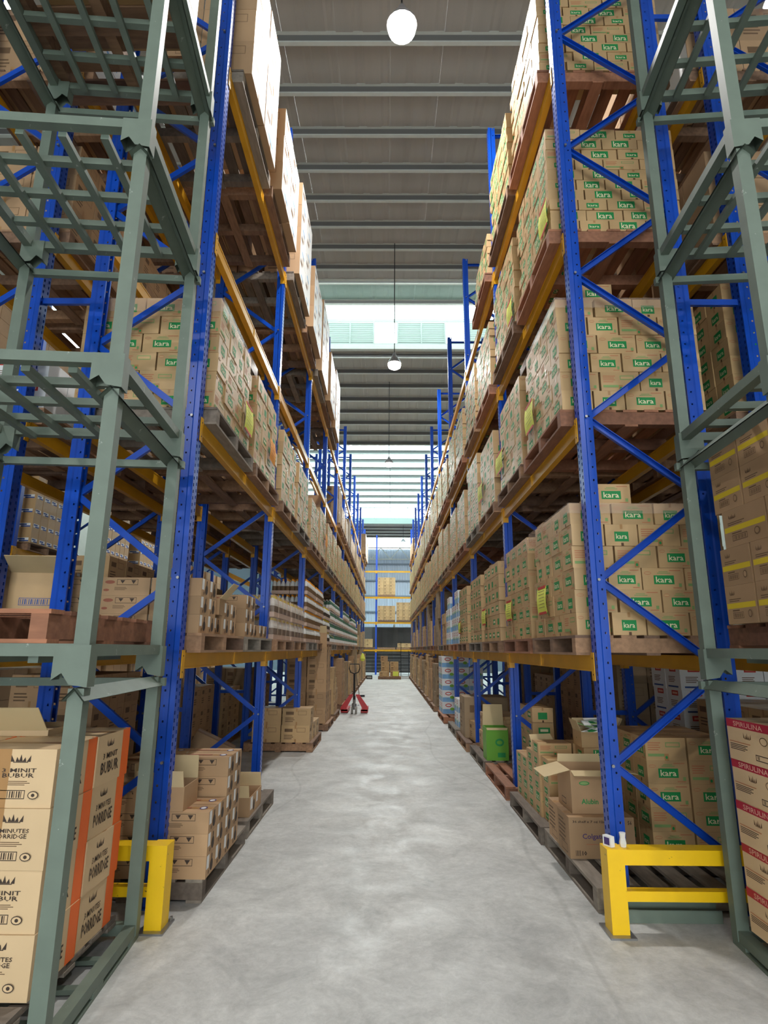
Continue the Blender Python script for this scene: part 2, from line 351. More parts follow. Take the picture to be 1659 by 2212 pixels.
def yellow_stripe(w, d, h):
    q = body(w, d, h, 'cardboard_brown')
    for sd in ('-x', '+x', '-y'):
        f = Face(q, sd, w - 0.006, d - 0.006, h); f.rect(0.03, 0.4, 0.98, 0.54, 'print_yellow'); f.lines(0.15, 0.42, 0.85, 0.52, 1, 'print_dark')
        f.emblem(0.16, 0.76, 0.17, 0.12, 'print_dark'); f.lines(0.12, 0.58, 0.62, 0.68, 2, 'print_dark'); f.frame(0.2, 0.14, 0.56, 0.3, 'print_dark', 0.01); f.bars(0.23, 0.17, 0.53, 0.27, 'print_dark', 12)
        f.oval(0.8, 0.24, 0.06, 0.1, 'print_dark'); f.oval(0.8, 0.24, 0.045, 0.075, 'cardboard_brown'); f.lines(0.2, 0.33, 0.54, 0.4, 1, 'print_dark')
    return q
def whiteblue(w, d, h):
    q = body(w, d, h, 'carton_white')
    for sd in ('-x', '+x', '-y'):
        f = Face(q, sd, w - 0.006, d - 0.006, h); f.rect(0.02, 0.03, 0.98, 0.42, 'print_sky'); f.oval(0.45, 0.74, 0.24, 0.15, 'print_red'); f.oval(0.45, 0.74, 0.18, 0.08, 'carton_white'); f.oval(0.72, 0.42, 0.16, 0.13, 'print_lime')
    return q
def redlabel(w, d, h):
    q = body(w, d, h, 'carton_white')
    for sd in ('-y', '-x'):
        f = Face(q, sd, w - 0.006, d - 0.006, h); f.rect(0.3, 0.74, 0.74, 0.95, 'print_red'); f.rect(0.36, 0.8, 0.68, 0.89, 'print_pinkish'); f.lines(0.2, 0.3, 0.75, 0.58, 4, 'print_dark'); f.rect(0.14, 0.08, 0.84, 0.15, 'print_blue')
    return q
def bluelabel(w, d, h):
    q = body(w, d, h, 'cardboard')
    for sd in ('+x', '-y'):
        f = Face(q, sd, w - 0.006, d - 0.006, h); f.rect(0.15, 0.08, 0.9, 0.34, 'label_and_glare_white'); f.rect(0.4, 0.08, 0.9, 0.17, 'print_blue'); f.rect(0.2, 0.2, 0.7, 0.3, 'print_blue')
    return q
def plain(w, d, h, m='cardboard_brown', pr='print_dark'):
    q = body(w, d, h, m)
    for sd in ('-x', '+x', '-y'):
        f = Face(q, sd, w - 0.006, d - 0.006, h); f.frame(0.55, 0.6, 0.85, 0.85, pr, 0.01); f.lines(0.1, 0.2, 0.5, 0.5, 3, pr); f.rect(0.12, 0.62, 0.4, 0.8, pr); f.rect(0.47, 0, 0.53, 0.2, 'tape'); f.rect(0.47, 0.8, 0.53, 1, 'tape')
    return q
def arrows(w, d, h):
    q = body(w, d, h, 'cardboard')
    for sd in ('-y', '+x'):
        f = Face(q, sd, w - 0.006, d - 0.006, h); f.rect(0, 0.26, 0.95, 0.34, 'print_blue')
        for u, v0 in ((0.8, 0.05), (0.86, 0.75)):
            f.rect(u - 0.02, v0, u + 0.02, v0 + 0.08, 'print_blue'); f.m.poly([f.p((u - 0.06) * f.L, (v0 + 0.08) * f.H, 0.001), f.p((u + 0.06) * f.L, (v0 + 0.08) * f.H, 0.001), f.p(u * f.L, (v0 + 0.15) * f.H, 0.001)], 'print_blue')
        f.frame(0.2, 0.42, 0.75, 0.55, 'print_blue', 0.01); f.bars(0.23, 0.44, 0.72, 0.53, 'print_blue', 14); f.lines(0.3, 0.6, 0.6, 0.7, 2, 'print_blue')
    return q
# ------------------------------------------------------------------ placements of countable loads
PL = {}      # kind -> list of (distance, M, mesh-key, x, y, z, rot, label, cat, group, name)
MESH = {}
PROTO = {}
LOD = {}
def proto(key, m, lod=None):
    PROTO[key] = m; LOD[key] = lod or m; return key
NAMES = {'green-logo carton': 'logo_carton', 'slim green-logo carton': 'slim_carton', 'red-oval white carton': 'white_carton', 'plain brown carton': 'brown_carton', 'round-mark carton': 'round_mark_carton',
         'tall blue-print carton': 'tall_carton', 'stacked brown carton': 'stacked_carton', 'porridge carton': 'porridge_carton', 'crimson-banded carton': 'banded_carton', 'yellow-striped carton': 'striped_carton',
         'red-label white carton': 'red_label_carton', 'white-label carton': 'blue_label_carton'}
def put(kind, key, x, y, z, rot, label, group, cat='carton', name='carton'):
    name = NAMES.get(kind, 'storage_carton' if 'dark' in kind or 'shaded' in kind else 'carton')
    label = label.replace(' from the gap', '').replace('left floor stack', 'left floor stack,')
    dist = math.sqrt(x * x + y * y + (z - 1.6) ** 2)
    PL.setdefault(kind, []).append((dist, key, x, y, z, rot, label, cat, group, name))
def flush():
    for kind, L in PL.items():
        L.sort(key=lambda t: t[0])
        for t in L[:295]:
            _, key, x, y, z, rot, label, cat, group, name = t
            if key not in MESH: MESH[key] = PROTO[key].mesh(name)
            o = ob(name, MESH[key], None, (x, y, z), rot, label, cat, group)
        rest = L[295:]
        if rest:
            q = M()
            for t in rest: q.add(LOD[t[1]], t[2], t[3], t[4], t[5])
            t = rest[0]
            ob(t[9], q, None, (0, 0, 0), 0, 'far ' + kind + ' deeper along the racks', t[7], t[8] + ', far ones', 'stuff')
for s_ in (0, 1):
    proto('kara%d' % s_, kara(0.31, 0.245, 0.163, s_), kara(0.31, 0.245, 0.163, s_, 1))
    proto('slim%d' % s_, kara(0.31, 0.245, 0.104, s_), kara(0.31, 0.245, 0.104, s_, 1))
proto('noodle', noodle(0.38, 0.2, 0.134))
proto('porridge_a', porridge(0.42, 0.385, 0.25, ('3 MINUTES', 'PORRIDGE'))); proto('porridge_b', porridge(0.42, 0.385, 0.25, ('3 MINIT', 'BUBUR')))
proto('spirulina', spirulina(0.38, 0.43, 0.217)); proto('ystripe', yellow_stripe(0.4, 0.3, 0.226)); proto('ystripe_wide', yellow_stripe(0.3, 0.42, 0.226))
proto('tan', plain(0.4, 0.3, 0.226, 'cardboard')); proto('whiteblue', whiteblue(0.32, 0.3, 0.26)); proto('redlabel', redlabel(0.26, 0.3, 0.22)); proto('bluelabel', bluelabel(0.35, 0.235, 0.27))
for i, (w, d, h) in enumerate([(0.4, 0.34, 0.3), (0.46, 0.38, 0.26), (0.36, 0.3, 0.36), (0.5, 0.56, 0.38)]):
    proto('plain%d' % i, plain(w, d, h, ['cardboard_brown', 'cardboard', 'cardboard_grey', 'cardboard_brown'][i], 'print_blue' if i == 3 else 'print_dark'))
PD = {'plain0': (0.4, 0.34, 0.3), 'plain1': (0.46, 0.38, 0.26), 'plain2': (0.36, 0.3, 0.36), 'plain3': (0.5, 0.56, 0.38)}
def tallbox(w, d, h):
    q = plain(w, d, h, 'cardboard_brown', 'print_dark')
    for sd in ('+x', '-x'):
        f = Face(q, sd, w - 0.006, d - 0.006, h); f.rect(0.01, 0.01, 0.99, 0.99, 'label_and_glare_white', 0.0012); f.k = 6; f.emblem(0.35, 0.55, 0.3, 0.15, 'print_sky'); f.lines(0.3, 0.2, 0.7, 0.45, 4, 'print_sky'); f.rect(0.3, 0.2, 0.7, 0.3, 'print_sky', 0.0016)  # aisle sides painted white for lamp glare, under the pale blue print
    return q
proto('plain3', tallbox(0.5, 0.56, 0.38))
proto('arrows', arrows(0.4, 0.4, 0.42))
def jit(a): return random.uniform(-a, a)
# kara stacks: brick-bonded, the face to the aisle complete, the end towards the entrance nx boxes wide
def kara_stack(sg, xe, y0, y1, z0, rows, kind, h, where, nx=2, extra=0, kindname=None, group=None, jx=0.006):
    L_, S_ = 0.31, 0.245; key = 'kara' if kind == 'kara' else 'slim'
    for k in range(rows):
        odd = (k % 2)
        a = y0 + jit(0.012); j = 0; flipn = odd
        while True:
            ln = L_ if flipn % 2 == 0 else S_; dep = S_ if flipn % 2 == 0 else L_
            if a + ln > y1 + 0.04: break
            st = 0 if random.random() < 0.72 else 1
            rot = (math.pi / 2 if flipn % 2 == 0 else 0) + (math.pi if random.random() < 0.5 else 0)
            x = sg * (xe + dep / 2 + abs(jit(jx)))
            put(kindname, key + str(st), x, a + ln / 2, z0 + k * h, rot, '%s, %s layer, %s along, %s' % (kindname, ORD[k], ORD[j], where), group)
            a += ln + 0.004; j += 1; flipn += 1 if (k + j) % 3 else 0
        dep0 = S_ if odd == 0 else L_
        b2 = xe + dep0 + 0.012; fl = odd + 1
        for i in range(1, nx):
            ln = L_ if fl % 2 == 0 else S_; dp = S_ if fl % 2 == 0 else L_
            st = 0 if random.random() < 0.7 else 1
            put(kindname, key + str(st), sg * (b2 + ln / 2), y0 + dp / 2 + jit(0.006), z0 + k * h, 0 if fl % 2 == 0 else math.pi / 2,
                '%s, %s layer, %s inward, %s' % (kindname, ORD[k], ORD[i], where), group)
            b2 += ln + 0.005; fl += 1 if i % 2 else 0
    for e in range(extra):
        put(kindname, key + '0', sg * (xe + 0.34 + 0.1 * e), y0 + 0.16 + 0.33 * e, z0 + rows * h, 0, '%s lying alone on top of %s, %s there' % (kindname, where, ORD[e]), group)
def grid_stack(key, dims, sg, xe, y0, z0, nx, ny, rows, kindname, where, group, rot=0, skip=None, jx=0.008, gap=0.004, xgap=None):
    w, d, h = dims
    for k in range(rows):
        for j in range(ny):
            for i in range(nx):
                if skip and skip(i, j, k): continue
                kk = key(i, j, k) if callable(key) else key
                pos = '%s layer, %s along' % (ORD[k], ORD[j]) + ('' if nx == 1 else ', %s inward' % ORD[i])
                put(kindname, kk, sg * (xe + w / 2 + i * (w + gap) + abs(jit(jx))), y0 + d / 2 + j * (d + gap) + jit(0.003), z0 + k * h, rot,
                    '%s, %s, %s' % (kindname, pos, where), group)
# ------------------------------------------------------------------ pallets
_pm = {}
def pallet(x, y, z, D, L, wood, label, group, rot=0, near=True, h=0.14):
    """stringers run along local X (length D), boards along local Y (length L); origin bottom centre"""
    key = (D, L, wood, near, h)
    if key not in _pm:
        P = {}
        P['stringer'] = M().box(-D / 2, D / 2, -0.04, 0.04, 0.018, h - 0.02, wood).mesh('stringer')
        P['top_board'] = M().box(-0.055, 0.055, -L / 2, L / 2, 0, 0.02, wood).mesh('top_board')
        P['bottom_board'] = M().box(-0.05, 0.05, -L / 2, L / 2, 0, 0.018, wood).mesh('bottom_board')
        n = int(D / 0.155); P['n'] = n
        q = M()
        for s in (-1, 0, 1): q.box(-D / 2, D / 2, s * (L / 2 - 0.045) - 0.04, s * (L / 2 - 0.045) + 0.04, 0.018, h - 0.02, wood)
        for i in range(n):
            px = -D / 2 + 0.055 + i * (D - 0.11) / (n - 1); q.box(px - 0.055, px + 0.055, -L / 2, L / 2, h - 0.02, h, wood)
        for i in (0, 0.5, 1):
            px = -D / 2 + 0.05 + i * (D - 0.1); q.box(px - 0.05, px + 0.05, -L / 2, L / 2, 0, 0.018, wood)
        P['all'] = q.mesh('wooden_pallet'); _pm[key] = P
    P = _pm[key]
    if not near: return ob('wooden_pallet', P['all'], None, (x, y, z), rot, label, 'pallet', group)
    t = ob('wooden_pallet', None, None, (x, y, z), rot, label, 'pallet', group)
    for s in (-1, 0, 1): ob('stringer', P['stringer'], t, (0, s * (L / 2 - 0.045), 0))
    n = P['n']
    for i in range(n): ob('top_board', P['top_board'], t, (-D / 2 + 0.055 + i * (D - 0.11) / (n - 1), jit(0.004), h - 0.02))
    for i in (0, 0.5, 1): ob('bottom_board', P['bottom_board'], t, (-D / 2 + 0.05 + i * (D - 0.1), 0, 0))
    return t
# ------------------------------------------------------------------ setting
q = M(); q.poly([(-22, -12, 0), (22, -12, 0), (22, 50, 0), (-22, 50, 0)], 'concrete')
ob('floor', q, kind='structure')
def zr1(y): return 1.6 + 10.09 + 0.1125 * y
def zr2(y): return 1.6 + 14.5 - 0.1125 * y
def corr(w, y0, z0, y1, z1, m, n=2, dp=0.012):
    q = M(); st = w / n
    for i in range(n):
        xs = [i * st, i * st + st * 0.62, i * st + st * 0.72, i * st + st * 0.9, (i + 1) * st]; zs = [0, 0, dp, dp, 0]
        for a in range(4):
            q.poly([(xs[a], y0, z0 + zs[a]), (xs[a + 1], y0, z0 + zs[a + 1]), (xs[a + 1], y1, z1 + zs[a + 1]), (xs[a], y1, z1 + zs[a])], m)
    return q
ceil = ob('ceiling', None, kind='structure')
def roof(y0, y1, zf, m, zoff=0.0):
    me = corr(1.0, y0, zf(y0) + zoff, y1, zf(y1) + zoff, m).mesh('roof_sheet')
    for i in range(-9, 9): ob('roof_sheet', me, ceil, (i, 0, jit(0.002)))
    q = M()
    for sx in (-22, 9): q.poly([(sx, y0, zf(y0) + zoff), (sx + 13, y0, zf(y0) + zoff), (sx + 13, y1, zf(y1) + zoff), (sx, y1, zf(y1) + zoff)], m)
    ob('outer_roof_sheet', q, ceil)
def purlins(ys, zf, dp, x=11):
    pm = M(); pm.box(-x, x, -0.004, 0.004, -dp + 0.03, 0, 'purlin_web_shaded'); pm.box(-x, x, -0.006, 0.006, -dp, -dp + 0.03, 'purlin_steel'); pm.box(-x, x, 0, 0.07, -dp, -dp + 0.006, 'purlin_steel'); pm.box(-x, x, -0.07, 0, -0.006, 0, 'purlin_steel')  # dark web and light lower edge put shade and daylight into the colour
    me = pm.mesh('purlin')
    for y in ys: ob('purlin', me, ceil, (0, y, zf(y) - 0.002))
roof(-12, 17.35, zr1, 'roof_steel'); purlins([8.58 + 1.13 * k for k in range(-16, 8)], zr1, 0.17)
def zmon(y): return 1.6 + 13.55
roof(16.8, 20.95, zmon, 'monitor_sheet'); roof(20.95, 22.6, zmon, 'monitor_light'); purlins([18.4, 19.6, 20.95], zmon, 0.16)
roof(22.0, 31.0, zr2, 'roof_steel'); roof(31.0, 40.0, zr2, 'skylight_sheet'); purlins([22.35 + 1.16 * k for k in range(0, 16)], zr2, 0.2)
def zlow(y): return 1.6 + 8.5
roof(40.0, 45.6, zlow, 'roof_steel'); purlins([41.0 + 1.15 * k for k in range(0, 4)], zlow, 0.15)
# ridge monitor: louvres and clear openings towards the back slope
w1 = ob('window_1', M().box(-9, 9, 21.96, 22.04, 13.76, 13.84, 'louver_paint').box(-9, 9, 21.96, 22.04, 14.84, 14.95, 'louver_paint'), kind='structure')
slat = M().box(0.03, 0.95, -0.045, 0.045, 0, 0.022, 'louver_paint', Matrix.Rotation(-0.7, 4, 'X')).mesh('louver_slat')
mull = M().box(-0.03, 0.03, 21.95, 22.05, 13.84, 14.84, 'louver_paint').mesh('mullion')
for i in range(-9, 10):
    ob('mullion', mull, w1, (i * 0.98 - 0.62, 0, 0))
    if i % 3 != 0:
        for k in range(10): ob('louver_slat', slat, w1, (i * 0.98 - 0.62, 22.0, 13.88 + k * 0.096))
ob('trim_1', M().box(-11, 11, 17.35, 17.45, 13.62, 13.8, 'purlin_steel').box(-11, 11, 21.9, 22.1, 13.55, 13.76, 'purlin_steel'), kind='structure')
# clerestory at the back eave: thin glazing bars only
w2 = ob('window_2', M().box(-11, 11, 39.96, 40.04, 10.42, 10.5, 'louver_paint').box(-11, 11, 39.96, 40.04, 11.2, 11.25, 'louver_paint').box(-11, 11, 39.9, 40.1, 11.6, 11.72, 'louver_paint'), kind='structure')
gb = M().box(-0.02, 0.02, 39.97, 40.03, 10.5, 11.6, 'louver_paint').mesh('glazing_bar')
for i in range(-8, 9): ob('glazing_bar', gb, w2, (i * 1.16 + 0.2, 0, 0))
ob('trim_2', M().box(-11, 11, 39.95, 40.1, 10.08, 10.42, 'louver_paint'), kind='structure')
# back wall of ribbed steel with girts and a truss on top
wb = ob('wall_back', M().box(-22, 22, 46.1, 46.14, 0, 9.3, 'girt_steel'), kind='structure')
ws = corr(1.0, 0, 0, 0.001, 0, 'wall_steel')
q = M(); n = 5; st = 1.0 / n
for i in range(n):
    xs = [i * st, i * st + st * 0.6, i * st + st * 0.7, i * st + st * 0.9, (i + 1) * st]; ds = [0, 0, 0.05, 0.05, 0]
    for a in range(4): q.poly([(xs[a], -ds[a], 0), (xs[a + 1], -ds[a + 1], 0), (xs[a + 1], -ds[a + 1], 9.3), (xs[a], -ds[a], 9.3)], 'wall_steel')
me = q.mesh('wall_sheet')
for i in range(-7, 7): ob('wall_sheet', me, wb, (i, 46.05, 0))
gm = M().box(-7, 7, 45.86, 45.98, -0.05, 0.05, 'girt_steel').mesh('girt')
for z in (2.0, 3.2, 4.4, 5.6, 6.8, 8.1): ob('girt', gm, wb, (0, 0, z))
tr = M().bar((-7, 45.7, 9.35), (7, 45.7, 9.35), 0.08, 0.08, 'purlin_steel').bar((-7, 45.7, 8.45), (7, 45.7, 8.45), 0.08, 0.08, 'purlin_steel')
for i in range(-5, 5):
    x0 = 0.2 + i * 1.5; tr.bar((x0, 45.7, 8.45), (x0 + 0.75, 45.7, 9.35), 0.06, 0.06, 'purlin_steel'); tr.bar((x0 + 0.75, 45.7, 9.35), (x0 + 1.5, 45.7, 8.45), 0.06, 0.06, 'purlin_steel')
ob('truss', tr, wb)
ob('trim_3', M().box(0.37, 0.5, 39.95, 40.1, 0, 3.2, 'purlin_steel'), kind='structure')
for sx, nm in ((-18, 'wall_left'), (18, 'wall_right')):
    ob(nm, M().poly([(sx, -12, 0), (sx, 46, 0), (sx, 46, 9.9), (sx, 40, 11.4), (sx, 22, zr2(22) - 0.1), (sx, 17.6, zr1(17.6) - 0.1), (sx, -12, zr1(-12) - 0.1)], 'wall_paint'), kind='structure')
ob('wall_front', M().box(-18, -5, -12.1, -12, 0, 10.3, 'wall_steel').box(5, 18, -12.1, -12, 0, 10.3, 'wall_steel').box(-5, 5, -12.1, -12, 5.0, 10.3, 'wall_steel'), kind='structure')
# ------------------------------------------------------------------ lamps
shell = M().lathe([(0.05, 0.28), (0.07, 0.2), (0.13, 0.12), (0.19, 0.02), (0.2, -0.02)], 'lamp_shell', 18).mesh('housing')
globe = M().lathe([(0.17, -0.02), (0.185, -0.06), (0.17, -0.12), (0.12, -0.155), (0.04, -0.165)], 'glow', 18).mesh('diffuser')
ring = M().lathe([(0.02, 0.28), (0.02, 0.34)], 'steel', 8).mesh('hanger')
names = ['largest ceiling lamp, near, glowing at top of view', 'ceiling lamp on long cable below the louvres', 'third ceiling lamp, small, farther down the aisle',
         'ceiling lamp in front of far bright glazing', 'farthest ceiling lamp, low beside the back wall', 'ceiling lamp behind the viewpoint over the aisle mouth']
for i, (x, y, z) in enumerate(LAMPS):
    lb = names[i] if i < 6 else 'ceiling lamp over the %s side aisle, %s' % ('left' if x < 0 else 'right', 'above the entrance' if y < 0 else ('nearest' if y < 10 else ('middle one' if y < 20 else 'farthest one')))
    t = ob('ceiling_lamp', None, None, (x, y, z), 0, lb, 'lamp', 'high-bay lamps')
    ob('housing', shell, t); ob('diffuser', globe, t); ob('hanger', ring, t)
    zt = (zr1(y) if y < 17.6 else (zmon(y) if y < 22 else (zr2(y) if y < 40 else zlow(y)))) - z
    ob('cable', M().lathe([(0.012, 0.34), (0.012, zt)], 'dark_steel', 6), t)
# ------------------------------------------------------------------ racks
BAY = 2.97; Y0 = 4.2; NB = 11; LV = [1.565, 3.30, 4.925, 6.63]; HT = 9.05
PX = [1.485, 2.32]; BX = [2.82, 3.655]
def post_mesh(height, holes):
    """open section, its wide face to local +x; perforated faces are cut through"""
    q = M(); t = 0.05
    def strip(P, U, w, cols, ph):
        # P origin fn(u, z) -> point; cols: hole columns as (u0,u1)
        us = [0]
        for a, b2 in cols: us += [a, b2]
        us.append(w); nzs = int(height / 0.05)
        for ci in range(len(us) - 1):
            u0, u1 = us[ci], us[ci + 1]
            if ci % 2 == 0 or not holes: q.poly([P(u0, 0), P(u1, 0), P(u1, height), P(u0, height)], 'blue_paint')
            else:
                z = 0; off = 0.02 * (ci // 2 % 2)
                q.poly([P(u0, 0), P(u1, 0), P(u1, off + 0.01), P(u0, off + 0.01)], 'blue_paint')
                zz = off + 0.01
                while zz < height - ph:
                    a = zz + 0.024 if ph == 0.05 else zz + 0.014
                    q.poly([P(u0, a), P(u1, a), P(u1, min(zz + ph, height)), P(u0, min(zz + ph, height))], 'blue_paint'); zz += ph
    w = 0.1
    strip(lambda u, z: (t, -w / 2 + u, z), 0, w, [(0.012, 0.028), (0.072, 0.088)], 0.05)
    for sy in (-1, 1):
        strip(lambda u, z, sy=sy: (t - u, sy * (w / 2), z), 0, 0.035, [], 0.1)
        q.poly([(t - 0.035, sy * w / 2, 0), (t - 0.045, sy * (w / 2 - 0.008), 0), (t - 0.045, sy * (w / 2 - 0.008), height), (t - 0.035, sy * w / 2, height)], 'blue_paint')
        strip(lambda u, z, sy=sy: (t - 0.045 - u, sy * (w / 2 - 0.008), z), 0, 0.055, [(0.022, 0.034)], 0.1)
        q.poly([(-t, sy * (w / 2 - 0.008), 0), (-t, sy * 0.025, 0), (-t, sy * 0.025, height), (-t, sy * (w / 2 - 0.008), height)], 'blue_paint')
    q.poly([(-0.01, -0.03, 0.02), (-0.01, 0.03, 0.02), (-0.01, 0.03, height), (-0.01, -0.03, height)], 'blue_paint') if not holes else None
    return q.mesh('post')
PM_N = post_mesh(HT, True); PM_F = post_mesh(HT, False)
plate = M().box(-0.08, 0.08, -0.07, 0.07, 0, 0.008, 'blue_paint').lathe([(0.009, 0.008), (0.009, 0.03)], 'steel', 6, (0.06, 0.05, 0)).mesh('base_plate')
bolt = M().lathe([(0.011, -0.012), (0.011, 0.012)], 'steel', 6, axis='y').mesh('bolt')
DX = PX[1] - PX[0]
br = {}
def brace_mesh(dz, flat=False):
    if dz not in br:
        # channel: web plus two lips
        q = M(); L = DX - 0.03
        a = Vector((0, 0, 0)); b2 = Vector((L, 0, dz)); d = (b2 - a).normalized(); n = Vector((-d.z, 0, d.x))
        for (oy, w, th) in ((0.0, 0.045, 0.004),):
            xf = Matrix.Translation(a) @ Matrix((d, Vector((0, 1, 0)), n)).transposed().to_4x4(); LL = (b2 - a).length
            q.box(0, LL, 0.0, 0.004, -0.024, 0.024, 'blue_paint', xf); q.box(0, LL, -0.026, 0.0, 0.02, 0.024, 'blue_paint', xf); q.box(0, LL, -0.026, 0.0, -0.024, -0.02, 'blue_paint', xf)
        br[dz] = q.mesh('brace')
    return br[dz]
NOD0, NODS = 0.86, 1.225
def rack_upright(x_ais, sg, y, near, label, group, depth_sign=1):
    """sg=+1: rack on the right (aisle towards -x). Origin at the aisle post foot"""
    t = ob('rack_upright', None, None, (sg * x_ais, y, 0), 0, label, 'rack frame', group)
    pm = PM_N if near else PM_F
    ob('post', pm, t, (0, 0, 0), math.pi if sg > 0 else 0); ob('post', pm, t, (sg * DX, 0, 0), 0 if sg > 0 else math.pi)
    ob('base_plate', plate, t, (0, 0, 0), math.pi if sg > 0 else 0); ob('base_plate', plate, t, (sg * DX, 0, 0), 0 if sg > 0 else math.pi)
    k = 0; z = NOD0
    def brace(za, zb):
        o = ob('brace', brace_mesh(round(zb - za, 3)), t, (sg * 0.015, 0.0, za))
        if sg < 0: o.rotation_euler = (0, 0, math.pi); o.location = (sg * 0.015, 0, za)
    brace(z, z - 0.62)
    while z < HT - 0.8:
        brace(z, z + NODS / 2)
        if z + NODS < HT - 0.2: brace(z + NODS, z + NODS / 2)
        if near: ob('bolt', bolt, t, (sg * 0.0, -0.05, z))
        z += NODS
    if y > Y0 + 1: brace(0.18, 0.18)
    brace(HT - 0.12, HT - 0.12)
    return t
def beam_mesh():
    q = M(); L = BAY - 0.11
    q.box(-0.022, 0.022, 0, L, -0.11, 0, 'beam_paint'); q.box(-0.026, -0.022, 0, L, -0.11, -0.1, 'beam_paint'); q.box(-0.026, -0.022, 0, L, -0.012, 0, 'beam_paint')
    q.box(0.022, 0.026, 0, L, -0.11, -0.1, 'beam_paint'); q.box(0.022, 0.026, 0, L, -0.012, 0, 'beam_paint')
    return q.mesh('rack_crossbar')
BM = beam_mesh()
cn = M().box(-0.034, -0.028, -0.055, 0.0, -0.17, 0.02, 'beam_paint').box(-0.034, 0.03, -0.006, 0.0, -0.17, 0.02, 'beam_paint')
for zz in (-0.02, -0.13): cn.lathe([(0.006, -0.036), (0.006, -0.033)], 'dark_steel', 6, (0, -0.03, zz), 'x')
CN0 = cn.mesh('end_connector')
cn2 = M().box(-0.034, -0.028, 0, 0.055, -0.17, 0.02, 'beam_paint').box(-0.034, 0.03, 0, 0.006, -0.17, 0.02, 'beam_paint')
for zz in (-0.02, -0.13): cn2.lathe([(0.006, -0.036), (0.006, -0.033)], 'dark_steel', 6, (0, 0.03, zz), 'x')
CN1 = cn2.mesh('end_connector')
clip = M().box(-0.029, -0.022, -0.02, 0.02, -0.11, 0.0, 'beam_paint').mesh('safety_clip')
def rack_beam(x, sg, y, z, label, group, near=True):
    t = ob('rack_crossbar', BM, None, (x, y + 0.055, z), 0, label, 'rack beam', group)
    r = 0 if sg > 0 else math.pi
    if sg > 0:
        ob('end_connector', CN0, t, (0, 0, 0)); ob('end_connector', CN1, t, (0, BAY - 0.11, 0))
    else:
        ob('end_connector', CN1, t, (0, 0, 0), math.pi); ob('end_connector', CN0, t, (0, BAY - 0.11, 0), math.pi)
    if near: ob('joint_sleeve', clip, t, (0, BAY / 2 - 0.06, 0), r)
    return t
for sg, nm in ((1, 'right'), (-1, 'left')):
    for n in range(NB + 1):
        y = Y0 + n * BAY
        rack_upright(PX[0], sg, y, n < 4, 'blue upright rack frame, %s from the entrance, %s aisle rack' % (ORD[n], nm), 'rack frames, %s aisle rack' % nm)
        if n < 7: rack_upright(BX[0], sg, y, n < 2, 'blue upright frame of the back-to-back rack behind %s rack, %s along' % (nm, ORD[n]), 'back rack frames, %s' % nm)
        if n < 7:
            for zz in (0.9, 4.3, 7.2): ob('row_spacer', M().box(-0.25, 0.25, -0.015, 0.015, -0.025, 0.025, 'blue_paint'), None, (sg * 2.57, y, zz), 0,
               'blue spacer joining back-to-back frames, %s pair on %s side, %s up' % (ORD[n], nm, 'low' if zz < 1 else ('middle' if zz < 5 else 'high')), 'rack spacer', 'row spacers')
    for n in range(NB):
        y = Y0 + n * BAY
        for k, z in enumerate(LV):
            rack_beam(sg * (PX[0] - 0.025), sg, y, z, 'yellow aisle-side beam, %s level, %s bay, %s rack' % (ORD[k], ORD[n], nm), 'aisle-side beams, %s rack' % nm, n < 5)
            rack_beam(sg * (PX[1] + 0.025), -sg, y, z, 'yellow rear beam, %s level, %s bay, %s rack' % (ORD[k], ORD[n], nm), 'rear beams, %s rack' % nm, False)
            if n < 6: rack_beam(sg * (BX[0] - 0.025), sg, y, z, 'yellow beam, %s level, %s bay, rack behind %s rack' % (ORD[k], ORD[n], nm), 'back rack beams, %s' % nm, False)
            if n < 4: rack_beam(sg * (BX[1] + 0.025), -sg, y, z, 'yellow outer beam, %s level, %s bay, rack behind %s rack' % (ORD[k], ORD[n], nm), 'back rack outer beams, %s' % nm, False)
# far-left rack across the next aisle
for n in range(0, 7):
    y = Y0 + n * BAY
    rack_upright(6.6, -1, y, False, 'blue frame of rack across the left side aisle, %s along' % ORD[n], 'frames across left aisle')
    if n < 6:
        for k in (0, 1, 2): rack_beam(-6.575, -1, y, LV[k], 'yellow beam across the left side aisle, %s level, %s bay' % (ORD[k], ORD[n]), 'beams across left aisle', False)
# ------------------------------------------------------------------ pallets + loads in the racks
INNER = M()  # cartons added inside the loads to stop light coming through the slats
def inner_fill(sg, xa, xb, y0, y1, z0, top):
    n = max(1, round((xb - xa) / 0.38)); m_ = max(1, round((y1 - y0) / 0.4)); r_ = max(1, round(top / 0.28))
    for i in range(n):
        for j in range(m_):
            for k in range(r_):
                a, c = xa + (xb - xa) * i / n, xa + (xb - xa) * (i + 1) / n; e, f = y0 + (y1 - y0) * j / m_, y0 + (y1 - y0) * (j + 1) / m_
                a, c = (sg * a, sg * c) if sg > 0 else (sg * c, sg * a)
                INNER.box(a + 0.006, c - 0.006, e + 0.006, f - 0.006, z0 + top * k / r_, z0 + top * (k + 1) / r_ - 0.006, 'cardboard_brown')
def py(n): return Y0 + 0.12 + (n // 2) * BAY + (n % 2) * 1.4      # start of pallet n in a row
XP = 1.345; PDp = 1.1; PL_ = 1.28
def shelf_pallet(sg, n, z, woods, where, x_in=XP, group='pallets on the shelves', near=None):
    w = woods[n % len(woods)] if isinstance(woods, (list, tuple)) else woods
    nr = py(n) < 12 if near is None else near
    return pallet(sg * (x_in + PDp / 2), py(n) + PL_ / 2 + jit(0.02), z + 0.001, PDp, PL_, w, '%s pallet, %s' % ({'wood': 'brown', 'wood_old': 'weathered grey', 'wood_red': 'reddish', 'wood_pale': 'pale'}[w], where), group, 0, nr)
GN = 'green-logo carton'; GS = 'slim green-logo carton'
